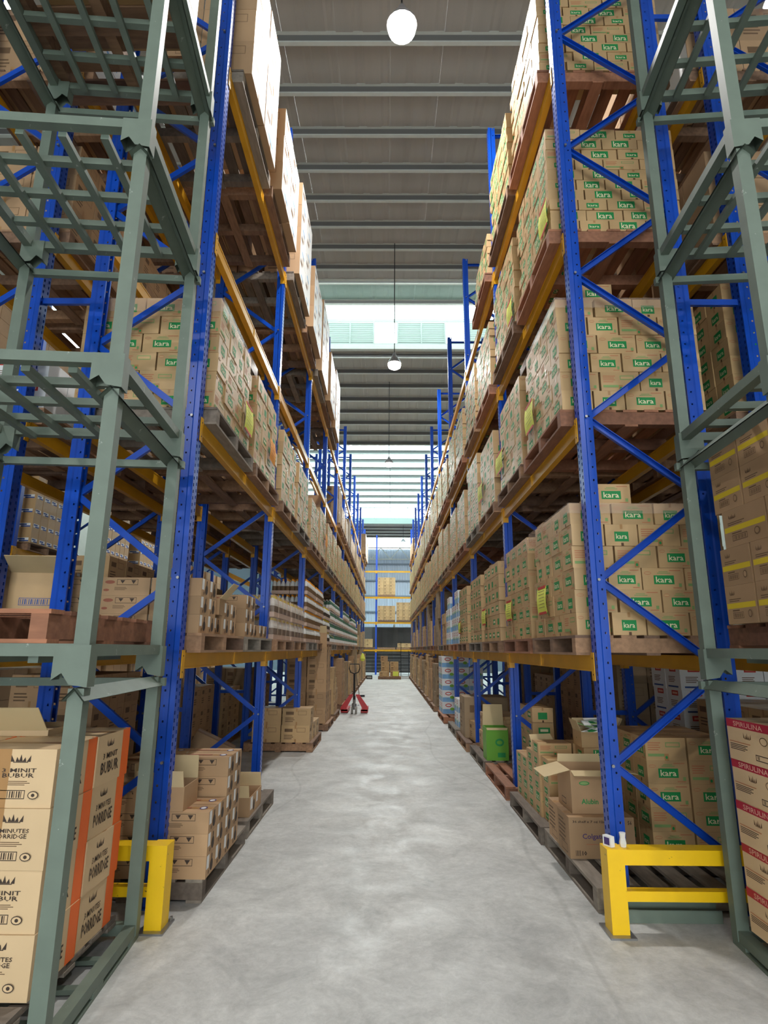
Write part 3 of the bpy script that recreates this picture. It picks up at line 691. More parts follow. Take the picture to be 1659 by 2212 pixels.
KG = 'green-logo cartons on the racks'; SG = 'slim green-logo cartons on upper shelves'
NP = 2 * NB
for n in range(NP):
    y = py(n); far = y > 12
    # right, first shelf
    wr = '%s pallet, right first shelf' % ORD[n]
    shelf_pallet(1, n, LV[0], ['wood', 'wood_red', 'wood', 'wood_old'], wr)
    z = LV[0] + 0.142
    if n < 5: kara_stack(1, 1.365, y + 0.01, y + 1.25, z, 6 if n != 2 else 6, 'kara', 0.163, wr, 4 if n == 0 else 2, 2 if n < 2 else 1, GN, KG)
    elif n < 7: grid_stack('whiteblue', (0.32, 0.3, 0.26), 1, 1.38, y + 0.02, z, 1 if n > 5 else 2, 4 if n == 5 else 3, 4, 'red-oval white carton', wr, 'white and blue cartons', skip=lambda i, j, k: k == 3 and j > 1)
    else:
        pk = 'plain%d' % (n % 3); w, d, h = PD[pk]
        grid_stack(pk, PD[pk], 1, 1.38 + 0.05 * (n % 2), y + 0.03, z, 1, int(1.2 / d), 2 + (n * 7) % 3, 'plain brown carton', wr, 'plain cartons in the racks', skip=lambda i, j, k: (k + j + n) % 5 == 4 and k > 0)
    # right, second shelf
    wr = '%s pallet, right second shelf' % ORD[n]
    shelf_pallet(1, n, LV[1], ['wood_red', 'wood', 'wood', 'wood_old'], wr); z = LV[1] + 0.142
    kara_stack(1, 1.365, y + 0.01, y + 1.25, z, 6 + (1 if n % 4 == 3 else 0), 'kara', 0.163, wr, 4 if n == 0 else 2, 2 if n == 0 else 0, GN, KG)
    # right, third shelf
    wr = '%s pallet, right third shelf' % ORD[n]
    shelf_pallet(1, n, LV[2], ['wood_red', 'wood'], wr); z = LV[2] + 0.142
    kara_stack(1, 1.365, y + 0.01, y + 1.25, z, 10 if n < 1 else 9 + n % 2, 'slim', 0.104, wr, 4 if n == 0 else 2, 0, GS, SG, 0.012)
    # right, fourth shelf
    if n < 3 or n > 18:
        wr = '%s pallet, right top shelf' % ORD[n]
        shelf_pallet(1, n, LV[3], ['wood_red', 'wood'], wr); z = LV[3] + 0.142
        if n < 2: kara_stack(1, 1.365, y + 0.01, y + 1.25, z, 10, 'slim', 0.104, wr, 4 if n == 0 else 2, 0, GS, SG, 0.014)
        elif n == 2: kara_stack(1, 1.38, y + 0.01, y + 1.25, z, 6, 'slim', 0.104, wr, 2, 0, GS, SG, 0.014)
        else: grid_stack('plain0', PD['plain0'], 1, 1.38, y + 0.02, z, 1, 3, 3, 'plain brown carton', wr, 'plain cartons in the racks')
    # left, first shelf
    wl = '%s pallet, left first shelf' % ORD[n]
    shelf_pallet(-1, n, LV[0], ['wood', 'wood_old', 'wood'], wl); z = LV[0] + 0.142
    if n >= 16:
        pk = 'plain%d' % (n % 3); w, d, h = PD[pk]
        grid_stack(pk, PD[pk], -1, 1.38, y + 0.03, z, 1, int(1.2 / d), 2 + n % 2, 'plain brown carton', wl, 'plain cartons in the racks')
    # left, second shelf
    wl = '%s pallet, left second shelf' % ORD[n]
    shelf_pallet(-1, n, LV[1], ['wood_old', 'wood', 'wood'], wl); z = LV[1] + 0.142
    if n < 17: kara_stack(-1, 1.37, y + 0.01, y + 1.25, z, 6 - (1 if n % 5 == 4 else 0), 'kara', 0.163, wl, 4 if n == 0 else 2, 0, GN, KG, 0.012)
    else: grid_stack('plain0', PD['plain0'], -1, 1.37, y + 0.02, z, 1, 3, 3, 'plain brown carton', wl, 'plain cartons in the racks')
    # left, third and top shelves
    if n >= 8:
        wl = '%s pallet, left third shelf' % ORD[n]; shelf_pallet(-1, n, LV[2], 'wood', wl, near=False); z = LV[2] + 0.142
        pk = 'plain%d' % (n % 3) if n % 3 else 'plain1'; w, d, h = PD[pk]
        grid_stack(pk, PD[pk], -1, 1.4, y + 0.03, z, 1, int(1.2 / d), 3, 'plain brown carton', wl, 'plain cartons in the racks')
    if n < 7 or n > 18:
        wl = '%s pallet, left top shelf' % ORD[n]; shelf_pallet(-1, n, LV[3], ['wood_old', 'wood'], wl, near=y < 12); z = LV[3] + 0.142
        grid_stack('plain3', PD['plain3'], -1, 1.27 - 0.03 * (n % 2), y + 0.04, z, 2 if n == 0 else 1, 2, 4 if n < 7 else 3, 'tall blue-print carton', wl, 'large cartons on the left top shelf', skip=lambda i, j, k: k == 3 and n % 2 == 1)
for n in range(NP):
    y = py(n)
    for sg, lv, xa, top, on in ((1, 0, 2.02, 0.9, True), (1, 1, 2.02, 0.9, True), (1, 2, 2.02, 0.9, True), (1, 3, 2.05, 0.85 if n < 2 else 0.55, n < 3 or n > 18), (-1, 1, 2.03, 0.85, True),
                            (-1, 2, 1.93, 0.8, n >= 8), (-1, 3, 1.86, 1.1, 0 < n < 7 or n > 18), (-1, 0, 2.08, 0.5, n > 3)):
        if on: inner_fill(sg, xa + (0.42 if n == 0 and lv < 4 and xa > 2 else 0), 2.44, y + (0.02 if n else 0.36), y + 1.24, LV[lv] + 0.144, top)
# left first shelf: small cartons, then bottle packs
NK = 'round-mark carton'; NG = 'round-mark cartons, left side'
def nood(sg, xe, y, z, i, j, k, where, key='noodle'):
    put(NK, key, sg * (xe + 0.19 + i * 0.386), y + 0.1 + j * 0.206, z + k * 0.134, 0, '%s, %s layer, %s along, %s inward, %s' % (NK, ORD[k], ORD[j], ORD[i], where), NG)
z = LV[0] + 0.142
for n, hts in ((0, [[3, 3, 1, 2, 2], [3, 3, 3, 3, 3], [3, 3, 3, 3, 3]]), (1, [[3, 3, 1, 1, 1], [2, 2, 2, 2, 1]])):
    for i, row in enumerate(hts):
        for j, hh in enumerate(row):
            for k in range(hh): nood(-1, 1.38 + (0.02 if j == 2 else 0), py(n) + 0.05 + 0.03 * (j > 1) + (0.02 if n else 0), z, i, j, k, '%s pallet, left first shelf' % ORD[n])
# open-flapped cartons
def open_carton(name, w, d, h, m, x, y, z, rot, label, flaps, group=None, cat='carton', content=None, prints=None):
    t = ob(name, None, None, (x, y, z), rot, label, cat, group)
    q = M(); th = 0.005
    q.box(-w / 2, w / 2, -d / 2, d / 2, 0, th, m)
    q.box(-w / 2, w / 2, -d / 2, -d / 2 + th, th, h, m); q.box(-w / 2, w / 2, d / 2 - th, d / 2, th, h, m)
    q.box(-w / 2, -w / 2 + th, -d / 2 + th, d / 2 - th, th, h, m); q.box(w / 2 - th, w / 2, -d / 2 + th, d / 2 - th, th, h, m)
    if prints: prints(q)
    ob('carton_body', q, t)
    for side, ang, fl in flaps:       # angle from straight up, positive outward
        a = math.radians(ang); L = fl
        if side in ('-y', '+y'):
            s = -1 if side == '-y' else 1; ww = w / 2 - 0.004
            P = [(-ww, s * d / 2, h), (ww, s * d / 2, h), (ww - 0.01, s * (d / 2 + L * math.sin(a)), h + L * math.cos(a)), (-ww + 0.01, s * (d / 2 + L * math.sin(a)), h + L * math.cos(a))]
        else:
            s = -1 if side == '-x' else 1; ww = d / 2 - 0.004
            P = [(s * w / 2, -ww, h), (s * w / 2, ww, h), (s * (w / 2 + L * math.sin(a)), ww - 0.01, h + L * math.cos(a)), (s * (w / 2 + L * math.sin(a)), -ww + 0.01, h + L * math.cos(a))]
        n_ = (Vector(P[1]) - Vector(P[0])).cross(Vector(P[3]) - Vector(P[0])).normalized() * 0.004
        f = M(); f.v = P + [tuple(Vector(p) + n_) for p in P]; f.f = list(BOXF); f.m = ['cardboard_inside'] * 6
        ob('flap', f, t)
    if content: content(t)
    return t
open_carton('open_carton', 0.38, 0.2, 0.134, 'cardboard_brown', -1.575, py(0) + 0.66, z + 0.16, 0, 'open carton with a white-marked flap standing up, left first shelf', [('+x', 40, 0.16)])
# bottle packs
def bottle(q, x, y, hh, body_m, cap_m, lab_m):
    q.lathe([(0.034, 0.0), (0.038, 0.02), (0.038, hh * 0.6), (0.024, hh * 0.78), (0.012, hh * 0.86)], body_m, 8, (x, y, 0.005))
    q.lathe([(0.0385, hh * 0.2), (0.0385, hh * 0.5)], lab_m, 8, (x, y, 0.005), caps=False); q.lathe([(0.015, hh * 0.86), (0.015, hh * 0.97)], cap_m, 6, (x, y, 0.005))
bm_ = {}
def pack(x, y, z, kind, label, near):
    bmn, cap, lab = {'white': ('plastic_white', 'print_yellow', 'print_black'), 'green': ('plastic_green', 'plastic_white', 'label_and_glare_white'), 'amber': ('plastic_white', 'paper_orange', 'print_dark')}[kind]
    hh = 0.265
    if (kind, near) not in bm_:
        one = M(); bottle(one, 0, 0, hh, bmn, cap, lab)
        tray = M().box(-0.155, 0.155, -0.155, 0.155, 0, 0.004, 'tray')
        for a in ((-0.155, 0.155, -0.155, -0.151), (-0.155, 0.155, 0.151, 0.155), (-0.155, -0.151, -0.151, 0.151), (0.151, 0.155, -0.151, 0.151)): tray.box(*a, 0.004, 0.06, 'tray')
        film = M().box(-0.157, 0.157, -0.157, 0.157, 0.06, hh + 0.004, 'film')
        full = M(); full.add(tray)
        for i in range(4):
            for j in range(4):
                if i in (0, 3) or j == 0: full.add(one, -0.115 + i * 0.077, -0.115 + j * 0.077)
        bm_[(kind, near)] = (one.mesh('bottle'), tray.mesh('tray'), film.mesh('shrink_film'), full.mesh('bottle_pack'))
    one, tray, film, full = bm_[(kind, near)]
    if near:
        t = ob('bottle_pack', None, None, (x, y, z), 0, label, 'bottle pack', 'shrink-wrapped bottle packs')
        ob('tray', tray, t); ob('shrink_film', film, t)
        for i in range(4):
            for j in range(4):
                if i in (0, 3) or j == 0: ob('bottle', one, t, (-0.115 + i * 0.077, -0.115 + j * 0.077, 0))
    else: ob('bottle_pack', full, None, (x, y, z), 0, label, 'bottle pack', 'shrink-wrapped bottle packs')
for n in range(2, 16):
    rows = {2: 2, 3: 2, 4: 4, 5: 4, 6: 3, 7: 4}.get(n, 4 - (n % 3 == 0))
    kd = 'white' if n < 4 else ('amber' if n < 6 else ('white' if n == 6 else 'green'))
    for k in range(rows):
        for j in range(4):
            for i in range(2 if n < 6 else 1):
                if i == 1 and j > 0 and n > 3: continue
                pack(-(1.39 + 0.155 + i * 0.32 + abs(jit(0.006))), py(n) + 0.16 + j * 0.317, z + k * 0.272, kd,
                     '%s bottle pack, %s layer, %s along%s, %s pallet, left first shelf' % ({'white': 'white', 'green': 'greenish', 'amber': 'amber-capped'}[kd], ORD[k], ORD[j], ', inner' if i else '', ORD[n]), n < 4)
# loads on the racks behind, seen through the frames
def back_load(sg, n, lv, key, rows, nx, ny, kindname, grp, dz=0.0, xo=2.72, ystart=None):
    if not key: inner_fill(sg, xo + 0.05, xo + 1.05, py(n) + 0.03, py(n) + 1.22, LV[lv] + 0.144, 0.84)
    nmr = 'right' if sg > 0 else 'left'; wh = '%s pallet, %s, rack behind %s' % (ORD[n], (ORD[lv] + ' shelf') if lv >= 0 else 'floor', nmr)
    zb = (LV[lv] if lv >= 0 else 0.0)
    pallet(sg * (xo + PDp / 2), py(n) + PL_ / 2, zb + 0.001, PDp, PL_, 'wood', 'brown pallet, ' + wh, 'pallets behind', 0, False)
    if key:
        d = {'kara0': (0.31, 0.245, 0.163), 'redlabel': (0.26, 0.3, 0.22), 'noodle': (0.38, 0.2, 0.134), 'arrows': (0.4, 0.4, 0.42), 'bluelabel': (0.35, 0.235, 0.27), **PD}[key]
        grid_stack(key, d, sg, xo + 0.03, py(n) + 0.04, zb + 0.142, nx, ny, rows, kindname, wh, grp)
for n in range(0, 6):
    for lv in (1, 2, 3): 
        if lv == 1 and n == 0: back_load(1, 0, 1, 'kara0', 7, 3, 4, GN, KG); back_load(-1, 0, 1, 'redlabel', 2, 3, 3, 'red-label white carton', 'red-label cartons behind')
        elif lv == 3: back_load(1, n, 3, 'plain3', 2, 2, 2, 'tall blue-print carton', 'tall cartons behind, top level')
        else: back_load(1, n, lv, None, 0, 0, 0, '', '')
        if lv == 3: back_load(-1, n, 3, 'plain3', 2, 2, 2, 'tall blue-print carton', 'tall cartons behind, top level')
        elif lv == 2: back_load(-1, n, 2, 'plain0', 3, 2, 3, 'plain brown carton', 'plain cartons behind, third level') if n < 4 else back_load(-1, n, 2, None, 0, 0, 0, '', '')
        elif n > 0: back_load(-1, n, 1, None, 0, 0, 0, '', '')
back_load(1, 1, -1, 'redlabel', 6, 4, 2, 'red-label white carton', 'red-label cartons behind'); back_load(1, 0, 0, 'redlabel', 4, 4, 1, 'red-label white carton', 'red-label cartons behind')
for n in range(2, 7):
    back_load(1, n, -1, 'plain%d' % (n % 3), 4, 2, 3, 'dark brown carton', 'cartons in shade behind, right'); back_load(1, n, 0, 'plain%d' % ((n + 1) % 3), 2, 2, 3, 'dark brown carton', 'cartons in shade behind, right')
    back_load(-1, n, -1, 'plain%d' % (n % 3), 3, 2, 3, 'shaded brown carton', 'cartons in shade behind, left')
back_load(-1, 1, -1, 'plain0', 4, 2, 3, 'shaded brown carton', 'cartons in shade behind, left'); back_load(-1, 0, -1, 'plain1', 3, 2, 3, 'shaded brown carton', 'cartons in shade behind, left')
back_load(-1, 0, 0, 'noodle', 4, 2, 5, NK, NG)
for n in (1, 2): back_load(-1, n, 0, 'plain1', 3, 2, 3, 'shaded brown carton', 'cartons in shade behind, left')
open_carton('open_carton', 0.4, 0.4, 0.42, 'cardboard', -2.62, 4.55, 1.72, 0.15, 'tall open carton with blue arrows and stripe, upper left beyond the green stack', [('-y', 60, 0.2), ('-x', 50, 0.2)],
            prints=lambda q: (Face(q, '-y', 0.4, 0.4, 0.42).rect(0, 0.26, 0.95, 0.34, 'print_blue').frame(0.2, 0.42, 0.75, 0.55, 'print_blue', 0.01).bars(0.23, 0.44, 0.72, 0.53, 'print_blue', 14).rect(0.8, 0.05, 0.84, 0.16, 'print_blue').rect(0.84, 0.76, 0.88, 0.86, 'print_blue')))
for n in range(0, 4): back_load(-1, n, 0, None, 0, 0, 0, '', '') if n > 2 else None
back_load(1, 0, -1, 'plain1', 4, 2, 3, 'dark brown carton', 'cartons in shade behind, right')
for n in range(14):
    yy = 4.4 + n * 1.45
    for lv in (-1, 0, 2, 3) + ((1,) if not 4 <= n <= 8 else ()):
        if lv == 0 and 4 <= n <= 8: continue
        inner_fill(-1, 6.75, 7.6, yy, yy + 1.2, (LV[lv] if lv >= 0 else 0.14) + 0.02, 1.05)
        inner_fill(1, 6.75, 7.6, yy, yy + 1.2, (LV[lv] if lv >= 0 else 0.14) + 0.02, 1.2)  # backdrop blocks added to cover the lit side walls
# across the left side aisle: white-label stack on the second level
for nn, yy in enumerate((10.45, 13.3, 15.2)):
    pallet(-7.05, yy + 0.62, LV[1] + 0.001, PDp, PL_, 'wood', 'brown pallet across the left side aisle, %s one' % ORD[nn], 'pallets across the left aisle', 0, False)
    grid_stack('bluelabel', (0.35, 0.235, 0.27), -1, 6.48, yy + 0.01, LV[1] + 0.142, 1 if nn else 2, 5, 5, 'white-label carton', '%s stack across left aisle' % ORD[nn], 'white-label cartons across the left aisle')
    pallet(-7.05, yy + 0.62, LV[0] + 0.001, PDp, PL_, 'wood', 'brown lower pallet across the left side aisle, %s one' % ORD[nn], 'pallets across the left aisle', 0, False)
    grid_stack('plain1', PD['plain1'], -1, 6.5, yy + 0.01, LV[0] + 0.142, 1, 3, 3, 'brown carton', '%s lower stack across left aisle' % ORD[nn], 'brown cartons across the left aisle')
# ------------------------------------------------------------------ floor level, left
zt = 0.141
pallet(-(1.19 + 0.5), 4.84, 0.001, 1.0, 1.2, 'wood_old', 'grey weathered pallet under low carton stack, left floor nearest', 'floor pallets left', 0, True)
for j in range(4):
    for k in range({0: 3, 1: 3, 2: 5, 3: 5}[j]): nood(-1, 1.17, 4.23 + (0.0 if j < 2 else 0.01), zt, 0, j, k, 'nearest left floor pallet')
    for k in range(5 if j > 0 else 4): nood(-1, 1.17, 4.23, zt, 1, j, k, 'nearest left floor pallet')
open_carton('open_carton', 0.34, 0.3, 0.15, 'cardboard_brown', -1.52, 4.38, zt + 0.134 * 3 + 0.001, 0, 'open carton with raised flaps on low step of nearest left floor stack', [('-x', 5, 0.14), ('+y', 8, 0.15), ('-y', 4, 0.1)])
pallet(-(1.2 + 0.5), 6.15, 0.001, 1.0, 1.2, 'wood_old', 'grey pallet with one open carton, left floor second', 'floor pallets left', 0, True)
open_carton('open_carton', 0.42, 0.5, 0.16, 'cardboard_brown', -1.43, 5.92, zt, 0, 'low open display carton on second left floor pallet', [('-y', 2, 0.1), ('+y', 3, 0.12), ('-x', 8, 0.12)],
            prints=lambda q: (Face(q, '+x', 0.42, 0.5, 0.16).rect(0.08, 0.3, 0.26, 0.95, 'label_and_glare_white').rect(0.55, 0.4, 0.68, 0.95, 'label_and_glare_white').oval(0.36, 0.42, 0.07, 0.3, 'print_black')))
FL = [(10.55, 0.6, [2, 1, 1], 'plain1'), (13.0, 0, [5, 5, 2], 'plain0'), (14.7, 0, [4, 3, 2], 'plain1'), (17.2, 0, [4, 4, 3], 'plain0'), (18.9, 0, [2, 3, 3], 'plain2'), (20.6, 0, [4, 3, 4], 'plain1'),
      (22.4, 0, [3, 4, 2], 'plain0'), (24.2, 0, [4, 4, 3], 'plain2'), (26.0, 0, [3, 2, 4], 'plain1'), (28.0, 0, [3, 4, 4], 'plain0'), (30.0, 0, [4, 3, 2], 'plain2'), (32.0, 0, [3, 4, 2], 'plain1'), (34.0, 0, [4, 4, 3], 'plain0')]
for a, (yy, _, hs, key) in enumerate(FL):
    w, d, h = PD[key]; wh = 'left floor stack %s from the gap' % ORD[a]
    pallet(-(1.18 + 0.55), yy, 0.001, 1.1, 1.28, 'wood', 'brown floor pallet, ' + wh, 'floor pallets left', 0, yy < 14)
    for i in range(2):
        for j, hh in enumerate(hs):
            for k in range(hh): put('stacked brown carton', key, -(1.22 + w / 2 + i * (w + 0.01) + abs(jit(0.02))), yy - 0.62 + d / 2 + j * (d + 0.02), zt + k * h, 0,
                                    'stacked brown carton, %s layer, %s along%s, %s' % (ORD[k], ORD[j], ', inner' if i else '', wh), 'stacked brown cartons on the floor')
open_carton('open_carton', 0.34, 0.34, 0.28, 'cardboard_brown', -1.44, 12.6, zt + 5 * 0.3 + 0.001 if False else zt + 1.5, 0.1, 'open carton with drooping flap atop tall left floor stack', [('+x', 125, 0.18), ('-y', 20, 0.15)])
ob('leaning_carton', body(0.5, 0.3, 0.45, 'cardboard_brown'), None, (-2.25, 7.5, 0.13), 0, 'large brown carton tilted in the shade of left floor bay', 'carton').rotation_euler = (0.0, 0.45, 0.2)
# ------------------------------------------------------------------ floor level, right
pallet(1.325 + 0.6, 4.79, 0.001, 1.2, 1.28, 'wood_old', 'weathered grey pallet half empty behind right yellow guard', 'floor pallets right', 0, True)
def toothpaste(w, d, h):
    q = body(w, d, h, 'cardboard_brown'); f = Face(q, '-y', w - 0.006, d - 0.006, h)
    f.text('Colgate', 0.2, 0.44, 0.53, 0.6, 'print_violet', 0.012, 2); f.text('Total', 0.57, 0.56, 0.8, 0.66, 'print_violet', 0.02); f.text('Active', 0.56, 0.4, 0.84, 0.51, 'print_violet', 0.02)
    f.text('36 shelf x 7 oz 12s', 0.06, 0.86, 0.55, 0.92, 'print_black', 0.02); f.lines(0.55, 0.74, 0.85, 0.84, 2, 'print_black'); f.text('10', 0.18, 0.08, 0.25, 0.19, 'print_black', 0.03); f.bars(0.08, 0.07, 0.16, 0.2, 'print_black', 6)
    f.rect(0.25, 0.34, 0.62, 0.355, 'print_red_faint'); f.text('56', 0.9, 0.82, 0.96, 0.92, 'print_black', 0.02)
    f = Face(q, '-x', w - 0.006, d - 0.006, h); f.lines(0.1, 0.3, 0.8, 0.9, 6, 'print_dark'); f.frame(0.3, 0.08, 0.8, 0.28, 'print_black')
    return q
ob('carton', toothpaste(0.48, 0.3, 0.275), None, (1.56, 4.83, zt), 0, 'brown toothpaste carton with violet lettering on right floor pallet', 'carton')
ob('carton', toothpaste(0.48, 0.3, 0.275), None, (1.57, 5.14, zt), 0, 'second toothpaste carton directly behind the lettered one', 'carton')
def alub(q):
    f = Face(q, '-y', 0.36, 0.36, 0.3); f.oval(0.28, 0.7, 0.11, 0.05, 'print_green'); f.oval(0.28, 0.7, 0.09, 0.035, 'print_green_faint'); f.text('Alubin', 0.2, 0.22, 0.55, 0.34, 'print_green', 0.02, 2); f.frame(0.8, 0.1, 0.96, 0.26, 'print_black', 0.015); f.bars(0.83, 0.13, 0.93, 0.23, 'print_black', 4)
    f = Face(q, '-x', 0.36, 0.36, 0.3); f.frame(0.3, 0.1, 0.6, 0.25, 'print_black', 0.015)
open_carton('open_carton', 0.36, 0.36, 0.3, 'cardboard_brown', 1.56, 4.95, zt + 0.276, 0.0, 'open carton with four spread flaps on top of toothpaste cartons', [('-x', 105, 0.2), ('-y', 118, 0.06), ('+x', 100, 0.16), ('+y', 10, 0.06)], prints=alub)
WR = 'stack on nearest right floor pallet'
for k in range(5):
    for i in range(2):
        for j in range(3):
            st = 1 if (k + i) % 3 == 1 else 0; big = (k + i) % 2 == 0
            put(GN, 'kara%d' % st, 1.975 + 0.134 + i * 0.318, 4.72 + 0.155 + j * 0.25, zt + k * 0.163 - 0.0, 0, '%s, %s layer, %s from front, %s of pair, nearest right floor pallet' % (GN, ORD[k], ORD[j], ORD[i]), KG)
pallet(1.3 + 0.55, 6.1, 0.001, 1.1, 1.28, 'wood_old', 'weathered pallet under slim carton heap, right floor second', 'floor pallets right', 0, True)
for j in range(5):
    for i in range(2):
        for k in range([6, 6, 5, 4, 4][j] - (1 if i == 0 and j == 0 else 0)):
            put(GS, 'slim%d' % (1 if (i + k) % 2 else 0), 1.38 + 0.16 + i * 0.318 + 0.02 * (j == 0), 5.5 + 0.125 + j * 0.248, zt + k * 0.104, 0, '%s, %s layer, %s from front, %s in, second right floor pallet' % (GS, ORD[k], ORD[j], ORD[i]), SG)
def sach(t):
    q = random.Random(4)
    for i in range(11):
        m = M(); w = 0.05; a = q.uniform(0, 3.1)
        m.v = [(-w, -0.08, 0), (w, -0.08, 0.004), (w, 0.08, 0), (-w, 0.08, 0.004), (-w, -0.08, 0.014), (w, -0.08, 0.014), (w, 0.08, 0.014), (-w, 0.08, 0.012)]; m.f = list(BOXF); m.m = ['label_and_glare_white' if i % 3 else 'print_green_faint'] * 6
        m.box(-0.03, 0.03, -0.05, 0.02, 0.0141, 0.0146, 'print_green')
        o = ob('sachet', m, t, (q.uniform(-0.09, 0.09), q.uniform(-0.06, 0.06), 0.09 + i * 0.012), a); o.rotation_euler = (q.uniform(-0.35, 0.35), q.uniform(-0.35, 0.35), a)
ztop = zt + 6 * 0.104
open_carton('open_carton', 0.31, 0.25, 0.13, 'cardboard', 1.87, 5.64, ztop + 0.001, 0, 'small open carton full of green and white sachets, right floor heap', [('+x', 30, 0.13), ('-y', 85, 0.05), ('+y', 30, 0.1), ('-x', 20, 0.1)], content=sach)
open_carton('open_carton', 0.26, 0.24, 0.07, 'cardboard_pale', 1.55, 5.98, ztop - 0.103, 0.3, 'shallow carton with yellow side panel beside the sachet carton', [('+y', 40, 0.08)], prints=lambda q: Face(q, '-y', 0.26, 0.24, 0.07).rect(0.1, 0.2, 0.9, 0.8, 'paper_orange'))
pallet(1.3 + 0.55, 7.65, 0.001, 1.1, 1.4, 'wood_red', 'reddish pallet half empty, right floor third', 'floor pallets right', 0, True)
for j in range(2):
    for k in range(5): put(GN, 'kara%d' % (k % 2), 1.78, 7.25 + j * 0.32, zt + k * 0.163, math.pi / 2, '%s, %s layer, %s column, third right floor pallet' % (GN, ORD[k], ORD[j]), KG)
pallet(1.3 + 0.55, 9.15, 0.001, 1.1, 1.4, 'wood_old', 'dark old pallet under green carton, right floor fourth', 'floor pallets right', 0, True)
open_carton('open_carton', 0.3, 0.3, 0.42, 'box_green', 1.5, 8.65, zt, 0, 'tall bright green open carton on right floor', [('+y', 3, 0.28), ('-y', 170, 0.03)], prints=lambda q: (Face(q, '-y', 0.3, 0.3, 0.42).oval(0.6, 0.55, 0.2, 0.12, 'print_green').oval(0.6, 0.55, 0.13, 0.06, 'box_green').rect(0.5, 0.1, 0.85, 0.24, 'print_green')))
for j in range(2):
    for k in range(2): put('plain tan carton', 'plain1', 1.66 + 0.02 * k, 9.1 + j * 0.4, zt + k * 0.26, 0, 'plain tan carton, %s layer, %s behind the green carton' % (ORD[k], ORD[j]), 'tan cartons near green carton')
pallet(1.27 + 0.55, 10.75, 0.001, 1.1, 1.4, 'wood', 'brown pallet under big tan carton, right floor fifth', 'floor pallets right', 0, True)
ob('carton', plain(0.75, 0.7, 0.66, 'cardboard_grey'), None, (1.7, 10.95, zt), 0, 'big square tan carton on right floor pallet', 'carton')
ob('carton', plain(0.42, 0.4, 0.3, 'cardboard'), None, (1.62, 10.35, zt), 0.1, 'smaller carton in front of the big tan carton', 'carton')
pallet(1.27 + 0.55, 12.3, 0.001, 1.1, 1.35, 'wood_old', 'grey pallet with white cartons, right floor sixth', 'floor pallets right', 0, True)
grid_stack('whiteblue', (0.32, 0.3, 0.26), 1, 1.36, 11.9, zt, 2, 2, 2, 'red-oval white carton', 'sixth right floor pallet', 'white and blue cartons')
pallet(1.25 + 0.55, 14.5, 0.001, 1.1, 1.6, 'wood_red', 'reddish pallet under white and blue stack, right floor seventh', 'floor pallets right', 0, True)
grid_stack('whiteblue', (0.32, 0.3, 0.26), 1, 1.28, 14.35, zt, 3, 3, 5, 'red-oval white carton', 'seventh right floor pallet', 'white and blue cartons', skip=lambda i, j, k: k == 4 and i > 1)
FR = [(16.9, [5, 6, 5], 'plain2'), (18.6, [3, 5, 4], 'plain0'), (20.3, [5, 4, 3], 'plain1'), (22.0, [3, 3, 4], 'plain2'), (23.7, [4, 3, 4], 'plain0'), (25.4, [3, 4, 3], 'plain1'), (27.1, [4, 3, 3], 'plain2'), (28.8, [3, 4, 4], 'plain0'), (30.5, [4, 3, 4], 'plain1'), (32.2, [3, 3, 3], 'plain2'), (34.0, [4, 4, 3], 'plain0')]
for a, (yy, hs, key) in enumerate(FR):
    w, d, h = PD[key]; wh = 'right floor stack %s past the white cartons' % ORD[a]
    h_ = 0.3
    pallet(1.22 + 0.55, yy, 0.001, 1.1, 1.3, 'wood', 'brown floor pallet, ' + wh, 'floor pallets right', 0, False)
    for i in range(2):
        for j, hh in enumerate(hs):
            for k in range(min(hh, int(1.3 / h) + (0 if key != 'plain2' else 0))): put('stacked brown carton', key, 1.26 + w / 2 + i * (w + 0.01) + abs(jit(0.03)), yy - 0.62 + d / 2 + j * (d + 0.02), zt + k * h, 0,
                                    'stacked brown carton, %s layer, %s along%s, %s' % (ORD[k], ORD[j], ', inner' if i else '', wh), 'stacked brown cartons on the floor')
ob('light_block_cartons', INNER, None, (0, 0, 0), 0, 'brown carton blocks added inside and behind the loads to block light', 'carton', 'cartons added to block light', 'stuff')
# ------------------------------------------------------------------ yellow guards
def guard(sg, label):
    t = ob('rack_guard', None, None, (sg * 1.35, 3.9, 0), 0, label, 'rack guard', 'yellow rack end guards')
    p = M().box(-0.05, 0.05, -0.06, 0.06, 0.01, 0.455, 'guard_paint')
    for x in (0, sg * 1.15): ob('guard_post', p, t, (x, 0, 0)); ob('base_plate', M().box(-0.075, 0.075, -0.1, 0.1, 0, 0.01, 'steel').lathe([(0.01, 0.01), (0.01, 0.03)], 'steel', 6, (0.06, 0.08, 0)), t, (x, 0, 0))
    a, c = (0.05, 1.1) if sg > 0 else (-1.1, -0.05)
    ob('top_rail', M().box(a, c, -0.055, 0.05, 0.37, 0.452, 'guard_paint'), t); ob('lower_rail', M().box(a, c, -0.03, 0.03, 0.17, 0.225, 'guard_paint'), t)
guard(1, 'yellow scuffed steel guard at foot of right rack'); guard(-1, 'yellow scuffed steel guard at foot of left rack, partly behind green frame')
ob('paper_box', M().box(-0.016, 0.016, -0.03, 0.03, 0, 0.058, 'label_and_glare_white').box(-0.0165, -0.0161, -0.02, 0.02, 0.01, 0.05, 'print_violet'), None, (1.335, 3.9, 0.456), 0.5, 'small white paper box standing on right yellow guard post', 'box')
ob('film_bundle', M().lathe([(0.018, 0), (0.022, 0.02), (0.016, 0.05), (0.02, 0.078)], 'plastic_white', 7), None, (1.42, 3.9, 0.453), 0, 'crumpled clear film bundle beside paper box on right guard', 'wrapping')
